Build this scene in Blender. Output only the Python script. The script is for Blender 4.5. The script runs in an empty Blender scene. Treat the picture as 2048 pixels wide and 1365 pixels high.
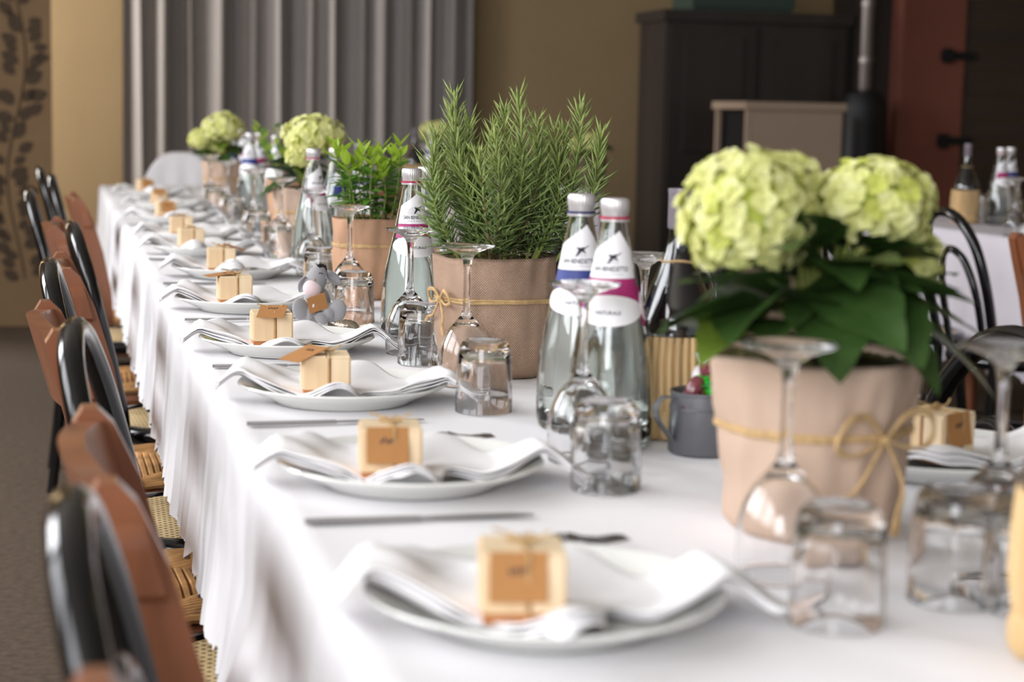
import bpy, bmesh, math, random
from mathutils import Vector, Matrix, noise
R = random.Random(7)
PI = math.pi
scene = bpy.context.scene
COL = scene.collection

# ------------------------------------------------------------------ camera
F = 3600.0
VP = (112, 205)
ROLL = .020
CAM = Vector((0, 0, 1.13))
_Y = Vector((VP[0]-1024, -(VP[1]-682.5), -F)).normalized()
_t = (ROLL*_Y.x+_Y.y)/(-_Y.z)
_Z = Vector((ROLL, 1, _t)).normalized()
_X = _Y.cross(_Z)
MROT = Matrix((_X, _Y, _Z))            # rows: world axes in camera space = camera->world rotation
cd = bpy.data.cameras.new('camera')
cam = bpy.data.objects.new('camera', cd)
COL.objects.link(cam)
cam.matrix_world = Matrix.Translation(CAM) @ MROT.to_4x4()
cd.sensor_width = 36
cd.lens = F/2048*36
cd.clip_start = .05
cd.dof.use_dof = True
cd.dof.focus_distance = 2.82
cd.dof.aperture_fstop = 4.5
scene.camera = cam


def at(px, py, z):
    d = MROT @ Vector((px-1024, -(py-682.5), -F))
    return CAM + d*((z-CAM.z)/d.z)


def aty(px, py, y):
    d = MROT @ Vector((px-1024, -(py-682.5), -F))
    return CAM + d*((y-CAM.y)/d.y)


# ------------------------------------------------------------------ world, lights, exposure
w = bpy.data.worlds.new('world')
scene.world = w
w.use_nodes = True
bg = w.node_tree.nodes['Background']
bg.inputs[0].default_value = (.86, .93, 1, 1)
bg.inputs[1].default_value = .6
vs = scene.view_settings
vs.view_transform = 'Standard'
vs.look = 'None'
vs.exposure = 0.08
vs.gamma = 1
scene.cycles.max_bounces = 14
scene.cycles.transmission_bounces = 14
scene.cycles.transparent_max_bounces = 12
scene.cycles.diffuse_bounces = 4
scene.cycles.glossy_bounces = 5
scene.cycles.use_denoising = True
scene.cycles.sample_clamp_indirect = 6


def area(name, loc, direction, sx, sy, power, col=(1, 1, 1)):
    l = bpy.data.lights.new(name, 'AREA')
    l.shape = 'RECTANGLE'
    l.size = sx
    l.size_y = sy
    l.energy = power
    l.color = col
    o = bpy.data.objects.new(name, l)
    o.location = loc
    o.rotation_euler = Vector(direction).to_track_quat('-Z', 'Y').to_euler()
    COL.objects.link(o)
    return o


WX = -2.9
DAY = (.945, .958, 1)
for i, (yy, pw) in enumerate(((-.2, 82), (2.6, 82), (5.55, 165))):
    area('window_daylight', (WX-.05, yy, 2.62), (1, 0, -.45), 2.3, 1.7, pw*1.06, DAY)
area('rear_window_daylight', (-2.3, -2.6, 2.2), (2.7, 4.6, -1.2), 2.6, 2.0, 190, DAY)
area('alcove_daylight', (-1.9, 10.1, 1.8), (1, .28, -.05), .8, 1.9, 150, (1, .97, .93))

# ------------------------------------------------------------------ materials
def lin(c):
    return tuple(((v/255)/12.92 if v/255 <= .04045 else ((v/255+.055)/1.055)**2.4) for v in c)


MATS = {}


def mat(name, col=(200, 200, 200), rough=.6, metal=0, spec=.5, var=None, bump=None, trans=0, ior=1.45, sub=0,
        coat=0, stretch=None, col2=None, sheen=0, attr=False, weave=None, alpha=1):
    """var=(scale,amount[,detail]) noise colour variation, bump=(scale,strength,dist)"""
    if name in MATS:
        return MATS[name]
    m = bpy.data.materials.new(name)
    m.use_nodes = True
    nt = m.node_tree
    b = nt.nodes['Principled BSDF']
    c = lin(col)+(1,)
    b.inputs['Base Color'].default_value = c
    b.inputs['Roughness'].default_value = rough
    b.inputs['Metallic'].default_value = metal
    b.inputs['Specular IOR Level'].default_value = spec
    b.inputs['IOR'].default_value = ior
    b.inputs['Transmission Weight'].default_value = trans
    if coat:
        b.inputs['Coat Weight'].default_value = coat
        b.inputs['Coat Roughness'].default_value = .08
    if sheen:
        b.inputs['Sheen Weight'].default_value = sheen
    tc = nt.nodes.new('ShaderNodeTexCoord')
    mp = nt.nodes.new('ShaderNodeMapping')
    nt.links.new(tc.outputs['Object'], mp.inputs[0])
    if stretch:
        mp.inputs['Scale'].default_value = stretch
    base = None
    if var or col2:
        nz = nt.nodes.new('ShaderNodeTexNoise')
        nz.inputs['Scale'].default_value = var[0]
        nz.inputs['Detail'].default_value = 5
        nz.inputs['Roughness'].default_value = .6
        nt.links.new(mp.outputs[0], nz.inputs['Vector'])
        mx = nt.nodes.new('ShaderNodeMix')
        mx.data_type = 'RGBA'
        rp = nt.nodes.new('ShaderNodeMapRange')
        rp.inputs[1].default_value = .3
        rp.inputs[2].default_value = .7
        nt.links.new(nz.outputs[0], rp.inputs[0])
        nt.links.new(rp.outputs[0], mx.inputs['Factor'])
        a = var[1]
        if col2:
            mx.inputs['A'].default_value = c
            mx.inputs['B'].default_value = lin(col2)+(1,)
        else:
            mx.inputs['A'].default_value = tuple(v*(1-a) for v in c[:3])+(1,)
            mx.inputs['B'].default_value = tuple(min(1, v*(1+a)) for v in c[:3])+(1,)
        nt.links.new(mx.outputs['Result'], b.inputs['Base Color'])
        base = mx.outputs['Result']
    if attr:
        at_ = nt.nodes.new('ShaderNodeAttribute')
        at_.attribute_name = 'tint'
        m2 = nt.nodes.new('ShaderNodeMix')
        m2.data_type = 'RGBA'
        m2.blend_type = 'MULTIPLY'
        m2.inputs['Factor'].default_value = 1
        if base:
            nt.links.new(base, m2.inputs['A'])
        else:
            m2.inputs['A'].default_value = c
        nt.links.new(at_.outputs['Color'], m2.inputs['B'])
        nt.links.new(m2.outputs['Result'], b.inputs['Base Color'])
        base = m2.outputs['Result']
    hs = None
    if bump:
        n2 = nt.nodes.new('ShaderNodeTexNoise')
        n2.inputs['Scale'].default_value = bump[0]
        n2.inputs['Detail'].default_value = 4
        nt.links.new(mp.outputs[0], n2.inputs['Vector'])
        hs = n2.outputs[0]
    if weave:                       # woven cloth from the UV map: (scale u, scale v, strength)
        uvn = nt.nodes.new('ShaderNodeUVMap')
        sp = nt.nodes.new('ShaderNodeSeparateXYZ')
        nt.links.new(uvn.outputs[0], sp.inputs[0])
        outs = []
        for ax, k in ((0, weave[0]), (1, weave[1])):
            mu = nt.nodes.new('ShaderNodeMath'); mu.operation = 'MULTIPLY'; mu.inputs[1].default_value = k
            si = nt.nodes.new('ShaderNodeMath'); si.operation = 'SINE'
            nt.links.new(sp.outputs[ax], mu.inputs[0]); nt.links.new(mu.outputs[0], si.inputs[0])
            outs.append(si)
        ad = nt.nodes.new('ShaderNodeMath'); ad.operation = 'MULTIPLY'
        nt.links.new(outs[0].outputs[0], ad.inputs[0]); nt.links.new(outs[1].outputs[0], ad.inputs[1])
        hs = ad.outputs[0]
        if base is not None and len(weave) > 3:
            m3 = nt.nodes.new('ShaderNodeMix'); m3.data_type = 'RGBA'; m3.blend_type = 'MULTIPLY'
            mr = nt.nodes.new('ShaderNodeMapRange')
            mr.inputs[1].default_value = -1; mr.inputs[3].default_value = 1-weave[3]; mr.inputs[4].default_value = 1
            nt.links.new(hs, mr.inputs[0])
            m3.inputs['Factor'].default_value = 1
            nt.links.new(base, m3.inputs['A']); nt.links.new(mr.outputs[0], m3.inputs['B'])
            nt.links.new(m3.outputs['Result'], b.inputs['Base Color'])
        bump = (0, weave[2], .001)
    if hs is not None:
        bp = nt.nodes.new('ShaderNodeBump')
        bp.inputs['Strength'].default_value = bump[1]
        bp.inputs['Distance'].default_value = bump[2] if len(bump) > 2 else .002
        nt.links.new(hs, bp.inputs['Height'])
        nt.links.new(bp.outputs[0], b.inputs['Normal'])
    if sub:                          # thin translucent leaf or cloth
        out = nt.nodes['Material Output']
        tr = nt.nodes.new('ShaderNodeBsdfTranslucent')
        ms = nt.nodes.new('ShaderNodeMixShader')
        ms.inputs[0].default_value = sub
        tr.inputs[0].default_value = c
        if base is not None:
            nt.links.new(base, tr.inputs[0])
        nt.links.new(b.outputs[0], ms.inputs[1])
        nt.links.new(tr.outputs[0], ms.inputs[2])
        nt.links.new(ms.outputs[0], out.inputs[0])
    MATS[name] = m
    return m


def glass(name, col=(255, 255, 255), ior=1.47, rough=0):
    if name in MATS:
        return MATS[name]
    m = bpy.data.materials.new(name)
    m.use_nodes = True
    nt = m.node_tree
    nt.nodes.remove(nt.nodes['Principled BSDF'])
    g = nt.nodes.new('ShaderNodeBsdfGlass')
    g.inputs['Color'].default_value = lin(col)+(1,)
    g.inputs['Roughness'].default_value = rough
    g.inputs['IOR'].default_value = ior
    nt.links.new(g.outputs[0], nt.nodes['Material Output'].inputs[0])
    MATS[name] = m
    return m


M_CLOTH = mat('white_linen', (238, 236, 238), .85, bump=(900, .12, .0006), var=(3, .015), sheen=.1)
M_NAP = mat('napkin_cotton', (244, 242, 243), .85, bump=(700, .2, .0006), var=(8, .012))
M_CLOTHB = mat('lavender_white_linen', (222, 216, 224), .85, bump=(300, .1, .001), var=(3, .02))
M_CHINA = mat('white_china', (232, 232, 227), .12, coat=.5)
M_STEEL = mat('cutlery_steel', (150, 147, 147), .16, 1)
M_BLACK = mat('black_lacquer', (13, 13, 15), .16, coat=.3, bump=(60, .05, .001))
M_BROWN = mat('chestnut_wood', (132, 80, 52), .38, var=(6, .4), stretch=(1, 1, .12), coat=.35, bump=(40, .08, .001))
M_RUSH = mat('rush_cord', (186, 138, 84), .75, var=(25, .35), bump=(120, .5, .002))
M_CANE = None
M_KRAFT = mat('kraft_paper', (190, 164, 144), .8, var=(5, .08), bump=(60, .15, .001))
M_BURL = mat('burlap', (192, 160, 136), .9, var=(12, .12), weave=(1700, 1700, .7, .42))
M_TWINE = mat('jute_twine', (190, 158, 112), .85, var=(90, .25), bump=(400, .6, .001))
M_CARD = mat('kraft_card', (176, 124, 72), .75, var=(40, .06))
M_PALE = mat('pale_poplar_wood', (224, 194, 154), .6, var=(22, .2), stretch=(1, 1, .08), bump=(60, .15, .0008))
M_PALE2 = mat('cream_poplar_wood', (232, 208, 172), .6, var=(22, .16), stretch=(1, 1, .08), bump=(60, .15, .0008))
M_BASE = mat('amber_box_base', (178, 116, 66), .65, var=(14, .12))
M_GLASS = glass('clear_glass', (255, 255, 255))
M_BOT = glass('bottle_glass', (253, 255, 254))
M_WATER = glass('water', (255, 255, 255), 1.33)
M_LABEL = mat('label_paper', (240, 238, 240), .5)
M_INK = mat('label_ink', (40, 38, 48), .6)
M_GREYINK = mat('label_grey_ink', (160, 155, 160), .6)
M_MAG = mat('label_magenta', (170, 45, 110), .5)
M_BLUE = mat('label_blue', (50, 62, 130), .5)
M_CAP = mat('bottle_cap', (214, 209, 209), .32, metal=.5)
M_REDBAND = mat('cap_red_band', (178, 40, 78), .4)
M_BLUEBAND = mat('cap_blue_band', (40, 50, 92), .4)
M_SOIL = mat('moss_and_soil', (58, 48, 26), .95, var=(60, .5), col2=(96, 92, 36), bump=(150, .8, .004))
M_NEEDLE = mat('rosemary_needle', (134, 156, 92), .5, attr=True, sub=.22)
M_STEMG = mat('green_stem', (122, 132, 62), .6, var=(30, .2))
M_STEMB = mat('brown_stem', (110, 88, 56), .7, var=(30, .2))
M_MINT = mat('mint_leaf', (88, 134, 46), .45, var=(40, .2), sub=.2)
M_MINT2 = mat('young_mint_leaf', (160, 190, 58), .45, var=(40, .15), sub=.3)
M_LEAF = mat('hydrangea_leaf', (52, 78, 34), .38, var=(18, .25), bump=(60, .4, .003), sub=.12)
M_LEAF2 = mat('young_hydrangea_leaf', (108, 132, 48), .4, var=(18, .2), bump=(60, .4, .003), sub=.2)
M_PETAL = mat('lime_hydrangea_petal', (220, 222, 128), .6, var=(30, .12), sub=.25, col2=(240, 238, 182))
M_PETAL2 = mat('green_hydrangea_petal', (212, 217, 108), .6, var=(30, .12), sub=.25)
M_CORE = mat('flower_core', (190, 200, 92), .8)
M_STRAW = mat('flask_straw', (206, 174, 126), .75, var=(30, .35), stretch=(1, 1, .06), bump=(80, .5, .002))
M_WINE = mat('dark_wine_glass', (14, 12, 14), .06, coat=1, spec=.8)
M_CAPS = mat('grey_capsule', (150, 142, 150), .3, metal=.4, var=(50, .2))
M_ZINC = mat('grey_zinc', (112, 112, 116), .45, metal=.55, var=(20, .08))
M_PLUSH = mat('grey_plush', (150, 148, 150), .95, sheen=.6, bump=(900, .5, .001), var=(60, .06))
M_PLUSH2 = mat('pale_pink_plush', (226, 206, 208), .95, sheen=.6, bump=(900, .5, .001))
M_PINK = mat('pink_plush', (196, 140, 144), .95, sheen=.5)
M_MANE = mat('black_mane', (32, 30, 34), .9)
M_YELLOW = mat('ochre_plaster', (152, 130, 96), .9, var=(1.2, .06), bump=(30, .15, .004))
M_PIER = mat('brown_plaster', (122, 98, 70), .9, var=(2, .12), bump=(30, .2, .004))
M_STENCIL = mat('stencil_paint', (70, 56, 42), .9, var=(20, .2))
M_RED = mat('red_brown_plaster', (112, 64, 50), .9, var=(2, .1))
M_DARK = mat('dark_walnut', (40, 33, 29), .5, var=(5, .3), stretch=(1, 1, .15))
M_PLANK = mat('brown_plank', (52, 40, 32), .6, var=(4, .3), stretch=(.15, 1, 1))
M_IRON = mat('black_iron', (26, 26, 28), .5, metal=.4)
M_CURT = mat('grey_curtain', (132, 126, 122), .85, bump=(200, .2, .002), var=(4, .04), sheen=.2)
M_FLOOR = mat('dark_speckled_floor', (82, 68, 54), .85, var=(45, .35), bump=(60, .3, .003))
M_CEIL = mat('pale_ceiling', (190, 184, 172), .9)
M_FRIDGE = mat('beige_laminate', (150, 130, 112), .5, var=(3, .04))
M_GREYM = mat('grey_flue_metal', (120, 112, 108), .35, metal=.6, var=(8, .15))
M_GREEN = mat('dark_green_paint', (44, 58, 50), .6)
M_WINF = mat('window_frame_wood', (120, 96, 70), .6)

# cane: pale weave pierced by rows of small dark holes
m = bpy.data.materials.new('woven_cane')
m.use_nodes = True
nt = m.node_tree
b = nt.nodes['Principled BSDF']
b.inputs['Roughness'].default_value = .6
tc = nt.nodes.new('ShaderNodeTexCoord')
mp = nt.nodes.new('ShaderNodeMapping')
mp.inputs['Scale'].default_value = (82, 82, 0)
mp.inputs['Rotation'].default_value = (0, 0, .78)
nt.links.new(tc.outputs['Object'], mp.inputs[0])
vo = nt.nodes.new('ShaderNodeTexVoronoi')
vo.voronoi_dimensions = '2D'
vo.inputs['Scale'].default_value = 1
vo.inputs['Randomness'].default_value = .05
nt.links.new(mp.outputs[0], vo.inputs['Vector'])
rp = nt.nodes.new('ShaderNodeMapRange')
rp.inputs[1].default_value = .2
rp.inputs[2].default_value = .32
nt.links.new(vo.outputs['Distance'], rp.inputs[0])
mx = nt.nodes.new('ShaderNodeMix')
mx.data_type = 'RGBA'
mx.inputs['A'].default_value = lin((96, 78, 50))+(1,)
mx.inputs['B'].default_value = lin((218, 190, 140))+(1,)
nt.links.new(rp.outputs[0], mx.inputs['Factor'])
nt.links.new(mx.outputs['Result'], b.inputs['Base Color'])
M_CANE = m


# ------------------------------------------------------------------ mesh helpers
class MB:
    def __init__(s):
        s.v = []; s.f = []; s.uv = {}; s.tint = None

    def box(s, c, d, rz=0, rot=None):
        x, y, z = (k/2 for k in d)
        m_ = rot if rot is not None else Matrix.Rotation(rz, 3, 'Z')
        n = len(s.v)
        for sx, sy, sz in ((-1, -1, -1), (1, -1, -1), (1, 1, -1), (-1, 1, -1), (-1, -1, 1), (1, -1, 1), (1, 1, 1), (-1, 1, 1)):
            p = m_ @ Vector((sx*x, sy*y, sz*z))
            s.v.append((p.x+c[0], p.y+c[1], p.z+c[2]))
        for q in ((0, 3, 2, 1), (4, 5, 6, 7), (0, 1, 5, 4), (1, 2, 6, 5), (2, 3, 7, 6), (3, 0, 4, 7)):
            s.f.append(tuple(n+i for i in q))
        return s

    def lathe(s, prof, seg=32, c=(0, 0, 0), mod=None):
        n = len(s.v)
        rings = []
        for r, z in prof:
            if r < 1e-6:
                rings.append([len(s.v)])
                s.v.append((c[0], c[1], c[2]+z))
            else:
                ids = []
                for k in range(seg):
                    a = 2*PI*k/seg
                    rr = r*(mod(a, z) if mod else 1)
                    ids.append(len(s.v))
                    s.v.append((c[0]+rr*math.cos(a), c[1]+rr*math.sin(a), c[2]+z))
                rings.append(ids)
        for a, b_ in zip(rings, rings[1:]):
            if len(a) == 1 and len(b_) == 1:
                continue
            for k in range(seg):
                k2 = (k+1) % seg
                if len(a) == 1:
                    s.f.append((a[0], b_[k2], b_[k]))
                elif len(b_) == 1:
                    s.f.append((a[k], a[k2], b_[0]))
                else:
                    s.f.append((a[k], a[k2], b_[k2], b_[k]))
        return s

    def tube(s, pts, r, seg=8, cap=True, closed=False):
        pts = [Vector(p) for p in pts]
        n = len(pts)
        rs = r if isinstance(r, (list, tuple)) else [r]*n
        t0 = (pts[1]-pts[0]).normalized()
        up = Vector((0, 0, 1)) if abs(t0.z) < .9 else Vector((1, 0, 0))
        u = t0.cross(up).normalized()
        rings = []
        for i, p in enumerate(pts):
            if closed:
                t = (pts[(i+1) % n]-pts[i-1]).normalized()
            else:
                t = (pts[min(i+1, n-1)]-pts[max(i-1, 0)]).normalized()
            u = (u-t*u.dot(t)).normalized()
            v = t.cross(u)
            ids = []
            for k in range(seg):
                a = 2*PI*k/seg
                q = p+(u*math.cos(a)+v*math.sin(a))*rs[i]
                ids.append(len(s.v)); s.v.append(tuple(q))
            rings.append(ids)
        pairs = list(zip(rings, rings[1:]))
        if closed:
            pairs.append((rings[-1], rings[0]))
        for a, b_ in pairs:
            for k in range(seg):
                k2 = (k+1) % seg
                s.f.append((a[k], a[k2], b_[k2], b_[k]))
        if cap and not closed:
            s.f.append(tuple(reversed(rings[0]))); s.f.append(tuple(rings[-1]))
        return s

    def grid(s, fn, nu, nv, wrap=False, uvs=None):
        n = len(s.v)
        for j in range(nv):
            for i in range(nu):
                u = i/(nu if wrap else nu-1); v = j/(nv-1)
                s.v.append(tuple(fn(u, v)))
                if uvs:
                    s.uv[len(s.v)-1] = uvs(u, v)
        for j in range(nv-1):
            for i in range(nu if wrap else nu-1):
                i2 = (i+1) % nu
                s.f.append((n+j*nu+i, n+j*nu+i2, n+(j+1)*nu+i2, n+(j+1)*nu+i))
        return s

    def ellipsoid(s, c, r, rot=None, seg=16, rings=10):
        rot = rot or Matrix.Identity(3)
        base = len(s.v)
        sub = MB().lathe([(math.sin(PI*k/rings), -math.cos(PI*k/rings)) for k in range(rings+1)], seg)
        for p in sub.v:
            q = rot @ Vector((p[0]*r[0], p[1]*r[1], p[2]*r[2]))
            s.v.append((q.x+c[0], q.y+c[1], q.z+c[2]))
        for f in sub.f:
            s.f.append(tuple(base+i for i in f))
        return s

    def prism(s, outline, axis_fn, h):
        """outline: 2-D points; axis_fn(a,b,c) -> 3-D; extruded by h"""
        n = len(s.v); k = len(outline)
        for c_ in (0, h):
            for a, b_ in outline:
                s.v.append(tuple(axis_fn(a, b_, c_)))
        s.f.append(tuple(n+i for i in range(k)))
        s.f.append(tuple(n+k+i for i in reversed(range(k))))
        for i in range(k):
            j = (i+1) % k
            s.f.append((n+j, n+i, n+k+i, n+k+j))
        return s

    def add(s, o, M=None):
        n = len(s.v)
        for p in o.v:
            s.v.append(tuple(M @ Vector(p)) if M else p)
        for f in o.f:
            s.f.append(tuple(n+i for i in f))
        return s

    def mesh(s, name, material, smooth=True, ang=40):
        me = bpy.data.meshes.new(name)
        me.from_pydata(s.v, [], s.f)
        if smooth:
            me.polygons.foreach_set('use_smooth', [True]*len(me.polygons))
            if ang:
                me.set_sharp_from_angle(angle=math.radians(ang))
        if s.uv:
            ul = me.uv_layers.new(name='UVMap')
            for lp in me.loops:
                ul.data[lp.index].uv = s.uv.get(lp.vertex_index, (0, 0))
        if s.tint:
            ca = me.color_attributes.new('tint', 'FLOAT_COLOR', 'POINT')
            for i, t in enumerate(s.tint):
                ca.data[i].color = (*t, 1)
        me.materials.append(material)
        me.update()
        return me

    def build(s, name, material, parent=None, smooth=True, ang=40, loc=None, fix=False):
        me = s.mesh(name, material, smooth, ang)
        if fix:
            bm = bmesh.new(); bm.from_mesh(me)
            bmesh.ops.recalc_face_normals(bm, faces=bm.faces)
            bm.to_mesh(me); bm.free()
        return link(name, me, parent, loc)


def link(name, me, parent=None, loc=None, rot=None, scale=None):
    o = bpy.data.objects.new(name, me)
    COL.objects.link(o)
    o.parent = parent
    if loc is not None:
        o.location = loc
    if rot is not None:
        o.rotation_euler = rot
    if scale is not None:
        o.scale = (scale,)*3 if isinstance(scale, (int, float)) else scale
    return o


def tag(o, label=None, cat=None, group=None, kind=None):
    for k, v in (('label', label), ('category', cat), ('group', group), ('kind', kind)):
        if v:
            o[k] = v
    return o


def thing(name, label, cat, loc=(0, 0, 0), rz=0, group=None):
    o = bpy.data.objects.new(name, None)
    o.empty_display_size = .05
    COL.objects.link(o)
    o.location = loc
    o.rotation_euler = (0, 0, rz)
    return tag(o, label, cat, group)


KIDS = {}


def kids(o):
    return [c for c in bpy.data.objects if c.parent == o]


def dup(root, loc, rz, label, group=None, scale=None):
    kk = root.get('_k')
    r = root.copy(); COL.objects.link(r)
    r.location = loc; r.rotation_euler = (0, 0, rz)
    if scale:
        r.scale = (scale,)*3
    r['label'] = label
    if group:
        r['group'] = group
    for ch in kids(root):
        c = ch.copy(); COL.objects.link(c); c.parent = r
        for g in kids(ch):
            d = g.copy(); COL.objects.link(d); d.parent = c
    return r


def bez(pts, n=12):
    """Catmull-Rom through the points"""
    P = [Vector(p) for p in pts]
    P = [P[0]*2-P[1]]+P+[P[-1]*2-P[-2]]
    out = []
    for i in range(1, len(P)-2):
        for k in range(n):
            t = k/n
            a, b_, c, d = P[i-1:i+3]
            out.append(.5*((2*b_)+(c-a)*t+(2*a-5*b_+4*c-d)*t*t+(3*b_-a-3*c+d)*t**3))
    out.append(P[-2])
    return out


def sm(a, b_, x):
    t = max(0, min(1, (x-a)/(b_-a)))
    return t*t*(3-2*t)


ORD = ['nearest', 'second nearest', 'third nearest', 'fourth nearest', 'fifth nearest', 'sixth nearest', 'seventh nearest',
       'eighth nearest', 'ninth nearest', 'tenth nearest', 'farthest']
TOP = .752         # tablecloth surface

# ================================================================== the setting
BY = 10.9          # back wall
CEIL = 3.85
XR = 7.5


def struct(name, bm_, material, parent=None, smooth=False):
    o = bm_.build(name, material, parent, smooth)
    if parent is None:
        o['kind'] = 'structure'
    return o


struct('floor', MB().box(((WX+XR)/2, 3.8, -.05), (XR-WX+.4, 14.8, .1)), M_FLOOR)
struct('ceiling', MB().box(((WX+XR)/2, 3.8, CEIL+.05), (XR-WX+.4, 14.8, .1)), M_CEIL)
struct('wall_back', MB().box(((WX+XR)/2, BY+.1, CEIL/2), (XR-WX+.4, .2, CEIL)), M_YELLOW)
struct('wall_right', MB().box((XR+.1, 3.8, CEIL/2), (.2, 14.2, CEIL)), M_YELLOW)
# left wall: piers and spandrels around three windows
wl = MB()
ys = [-3.2, -1.4, 1.0, 1.3, 3.9, 4.3, 6.8, BY]
for a, b_ in ((0, 1), (2, 3), (4, 5), (6, 7)):
    wl.box((WX-.1, (ys[a]+ys[b_])/2, CEIL/2), (.2, ys[b_]-ys[a], CEIL))
for a, b_ in ((1, 2), (3, 4), (5, 6)):
    wl.box((WX-.1, (ys[a]+ys[b_])/2, .84), (.2, ys[b_]-ys[a], 1.68))
    wl.box((WX-.1, (ys[a]+ys[b_])/2, (3.56+CEIL)/2), (.2, ys[b_]-ys[a], CEIL-3.56))
struct('wall_left', wl, M_YELLOW)
for i, yy in enumerate((-.2, 2.6, 5.55)):
    fr = MB()
    for dy in (-1.18, 0, 1.18):
        fr.box((0, dy, 0), (.05, .06, 1.9))
    for dz in (-.93, .93):
        fr.box((0, 0, dz), (.05, 2.42, .06))
    o = fr.build('window_%d' % (i+1), M_WINF, None, False, loc=(WX+.02, yy, 2.62))
    o['kind'] = 'structure'
# dark plaster pier that stands out from the back wall at the left, with a stencilled climbing vine
pL = aty(105, 300, 9.4).x
pier = struct('wall_pier', MB().box((pL-.6, 9.5, CEIL/2), (1.2, .2, CEIL)), M_PIER)
pier.location = (0, 0, 0)
lf = MB().grid(lambda u, v: ((u-.5)*.055*math.sin(PI*min(1, v*1.05))**.7, 0, v*.085), 5, 6).mesh('stencil_leaf', M_STENCIL, False)
vine = [(25+20*math.sin(y/75.), y) for y in range(0, 560, 9)]
for i, (x, y) in enumerate(vine):
    if R.random() < .12:
        continue
    sd = 1 if i % 2 else -1
    p = aty(10+x*.9+sd*R.uniform(4, 20), y+R.uniform(-8, 8), 9.396)
    o = link('stencil_leaf', lf, pier, p, (0, sd*R.uniform(.5, 1.5), 0), R.uniform(.8, 1.25))
vp = [aty(10+x*.9, y, 9.395) for x, y in vine]
MB().tube(vp, .0035, 5).build('stencil_stem', M_STENCIL, pier)
# red-brown plaster strip and plank door at the right
x0, x1 = aty(1800, 200, 9.6).x, aty(1893, 200, 9.6).x
struct('wall_front', MB().box(((x0+x1)/2+.05, 9.72, CEIL/2), (x1-x0+.1, .24, CEIL)), M_RED)
door = thing('door_1', None, None, (x1, 9.6, 0))
door['kind'] = 'structure'
for k in range(27):
    zz = .02+k*.14
    MB().box((.8+R.uniform(-.004, .004), .04+R.uniform(0, .012), zz+.067), (1.6, .05, .13)).build('plank', M_PLANK, door, False)
for zz, in ((1.50,), (1.01,)):
    q = MB().box((.06, .005, zz), (.22, .02, .05)).box((-.015, -.01, zz), (.05, .05, .085))
    q.build('hinge', M_IRON, door, False)
# dark timber post beside the wardrobe
xa, xb = aty(1688, 200, 9.75).x, aty(1803, 200, 9.75).x
tr = struct('trim_1', MB().box(((xa+xb)/2, 9.85, CEIL/2), (xb-xa, .2, CEIL)).box(((xa+xb)/2-.1, 9.73, CEIL/2), (.1, .06, CEIL)), M_DARK)
# flue pipe in front of it
fx = aty(1737, 0, 9.4)
t = thing('flue_pipe', 'grey metal flue pipe rising beside the dark wardrobe', 'pipe', (fx.x, 9.4, 0))
MB().lathe([(0, 1.28), (.03, 1.28), (.036, 1.3), (.036, CEIL-.005), (0, CEIL-.005)], 20).build('pipe', M_GREYM, t)
for zz in (1.44, 1.75):
    MB().lathe([(.036, zz), (.042, zz), (.042, zz+.03), (.036, zz+.03)], 20).build('pipe_collar', M_GREYM, t)
MB().lathe([(0, 0), (.15, 0), (.15, .06), (.13, .08), (.13, 1.2), (.1, 1.27), (.03, 1.29), (0, 1.29)], 24).build('stove_body', M_IRON, t)
# wardrobe
wx0, wx1 = aty(1330, 200, 9.7).x, aty(1690, 200, 9.7).x
wz = aty(1450, 22, 9.7).z
t = thing('wardrobe', 'tall dark walnut wardrobe against the back wall', 'wardrobe', ((wx0+wx1)/2, 9.95, 0))
ww = wx1-wx0
MB().box((0, 0, wz/2), (ww, .48, wz)).build('carcass', M_DARK, t, False)
MB().box((0, -.01, wz-.03), (ww+.05, .53, .06)).build('cornice', M_DARK, t, False)
for sx in (-1, 1):
    d = MB().box((sx*ww/4, -.25, wz/2), (ww/2-.03, .025, wz-.18)).build('wardrobe_door', M_DARK, t, False)
    for zz, hh in ((.45, .6), (1.25, .65)):
        MB().box((sx*ww/4, -.27, zz), (ww/2-.2, .02, hh)).build('panel', M_DARK, d, False)
    MB().lathe([(0, 0), (.012, 0), (.016, .02), (0, .03)], 12).build('knob', M_IRON, d, loc=(sx*.06, -.265, .95)).rotation_euler = (PI/2, 0, 0)
gx = aty(1470, 10, 9.9).x
t = thing('crate', 'dark green crate stored on top of the wardrobe', 'crate', (gx, 9.95, wz))
MB().box((0, 0, .16), (.6, .36, .32)).build('crate_box', M_GREEN, t, False)
for zz in (.06, .16, .26):
    MB().box((0, -.19, zz), (.62, .02, .07)).build('slat', M_GREEN, t, False)
# beige cabinet: front panel and an open dark compartment in its left side
a, b_ = aty(1493, 250, 8.8), aty(1684, 250, 8.8)
fz = aty(1590, 205, 8.8).z
t = thing('fridge_cabinet', 'beige cabinet with a dark open side compartment in front of the wardrobe', 'cabinet', ((a.x+b_.x)/2, 8.8, 0))
fw = b_.x-a.x
fd = .46
MB().box((0, fd/2, fz-.02), (fw+.03, fd+.04, .04)).build('top', M_FRIDGE, t, False)
MB().box((.012, .012, (fz-.04)/2), (fw-.024, .025, fz-.04)).build('door', M_FRIDGE, t, False)
MB().box((fw/2-.012, fd/2+.013, (fz-.04)/2), (.024, fd-.03, fz-.04)).build('side_panel', M_FRIDGE, t, False)
MB().box((-fw/2+.012, .012, (fz-.04)/2), (.026, .03, fz-.04)).build('corner_post', M_FRIDGE, t, False)
MB().box((-fw/2+.012, fd-.012, (fz-.04)/2), (.024, .028, fz-.04)).build('corner_post', M_FRIDGE, t, False)
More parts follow.
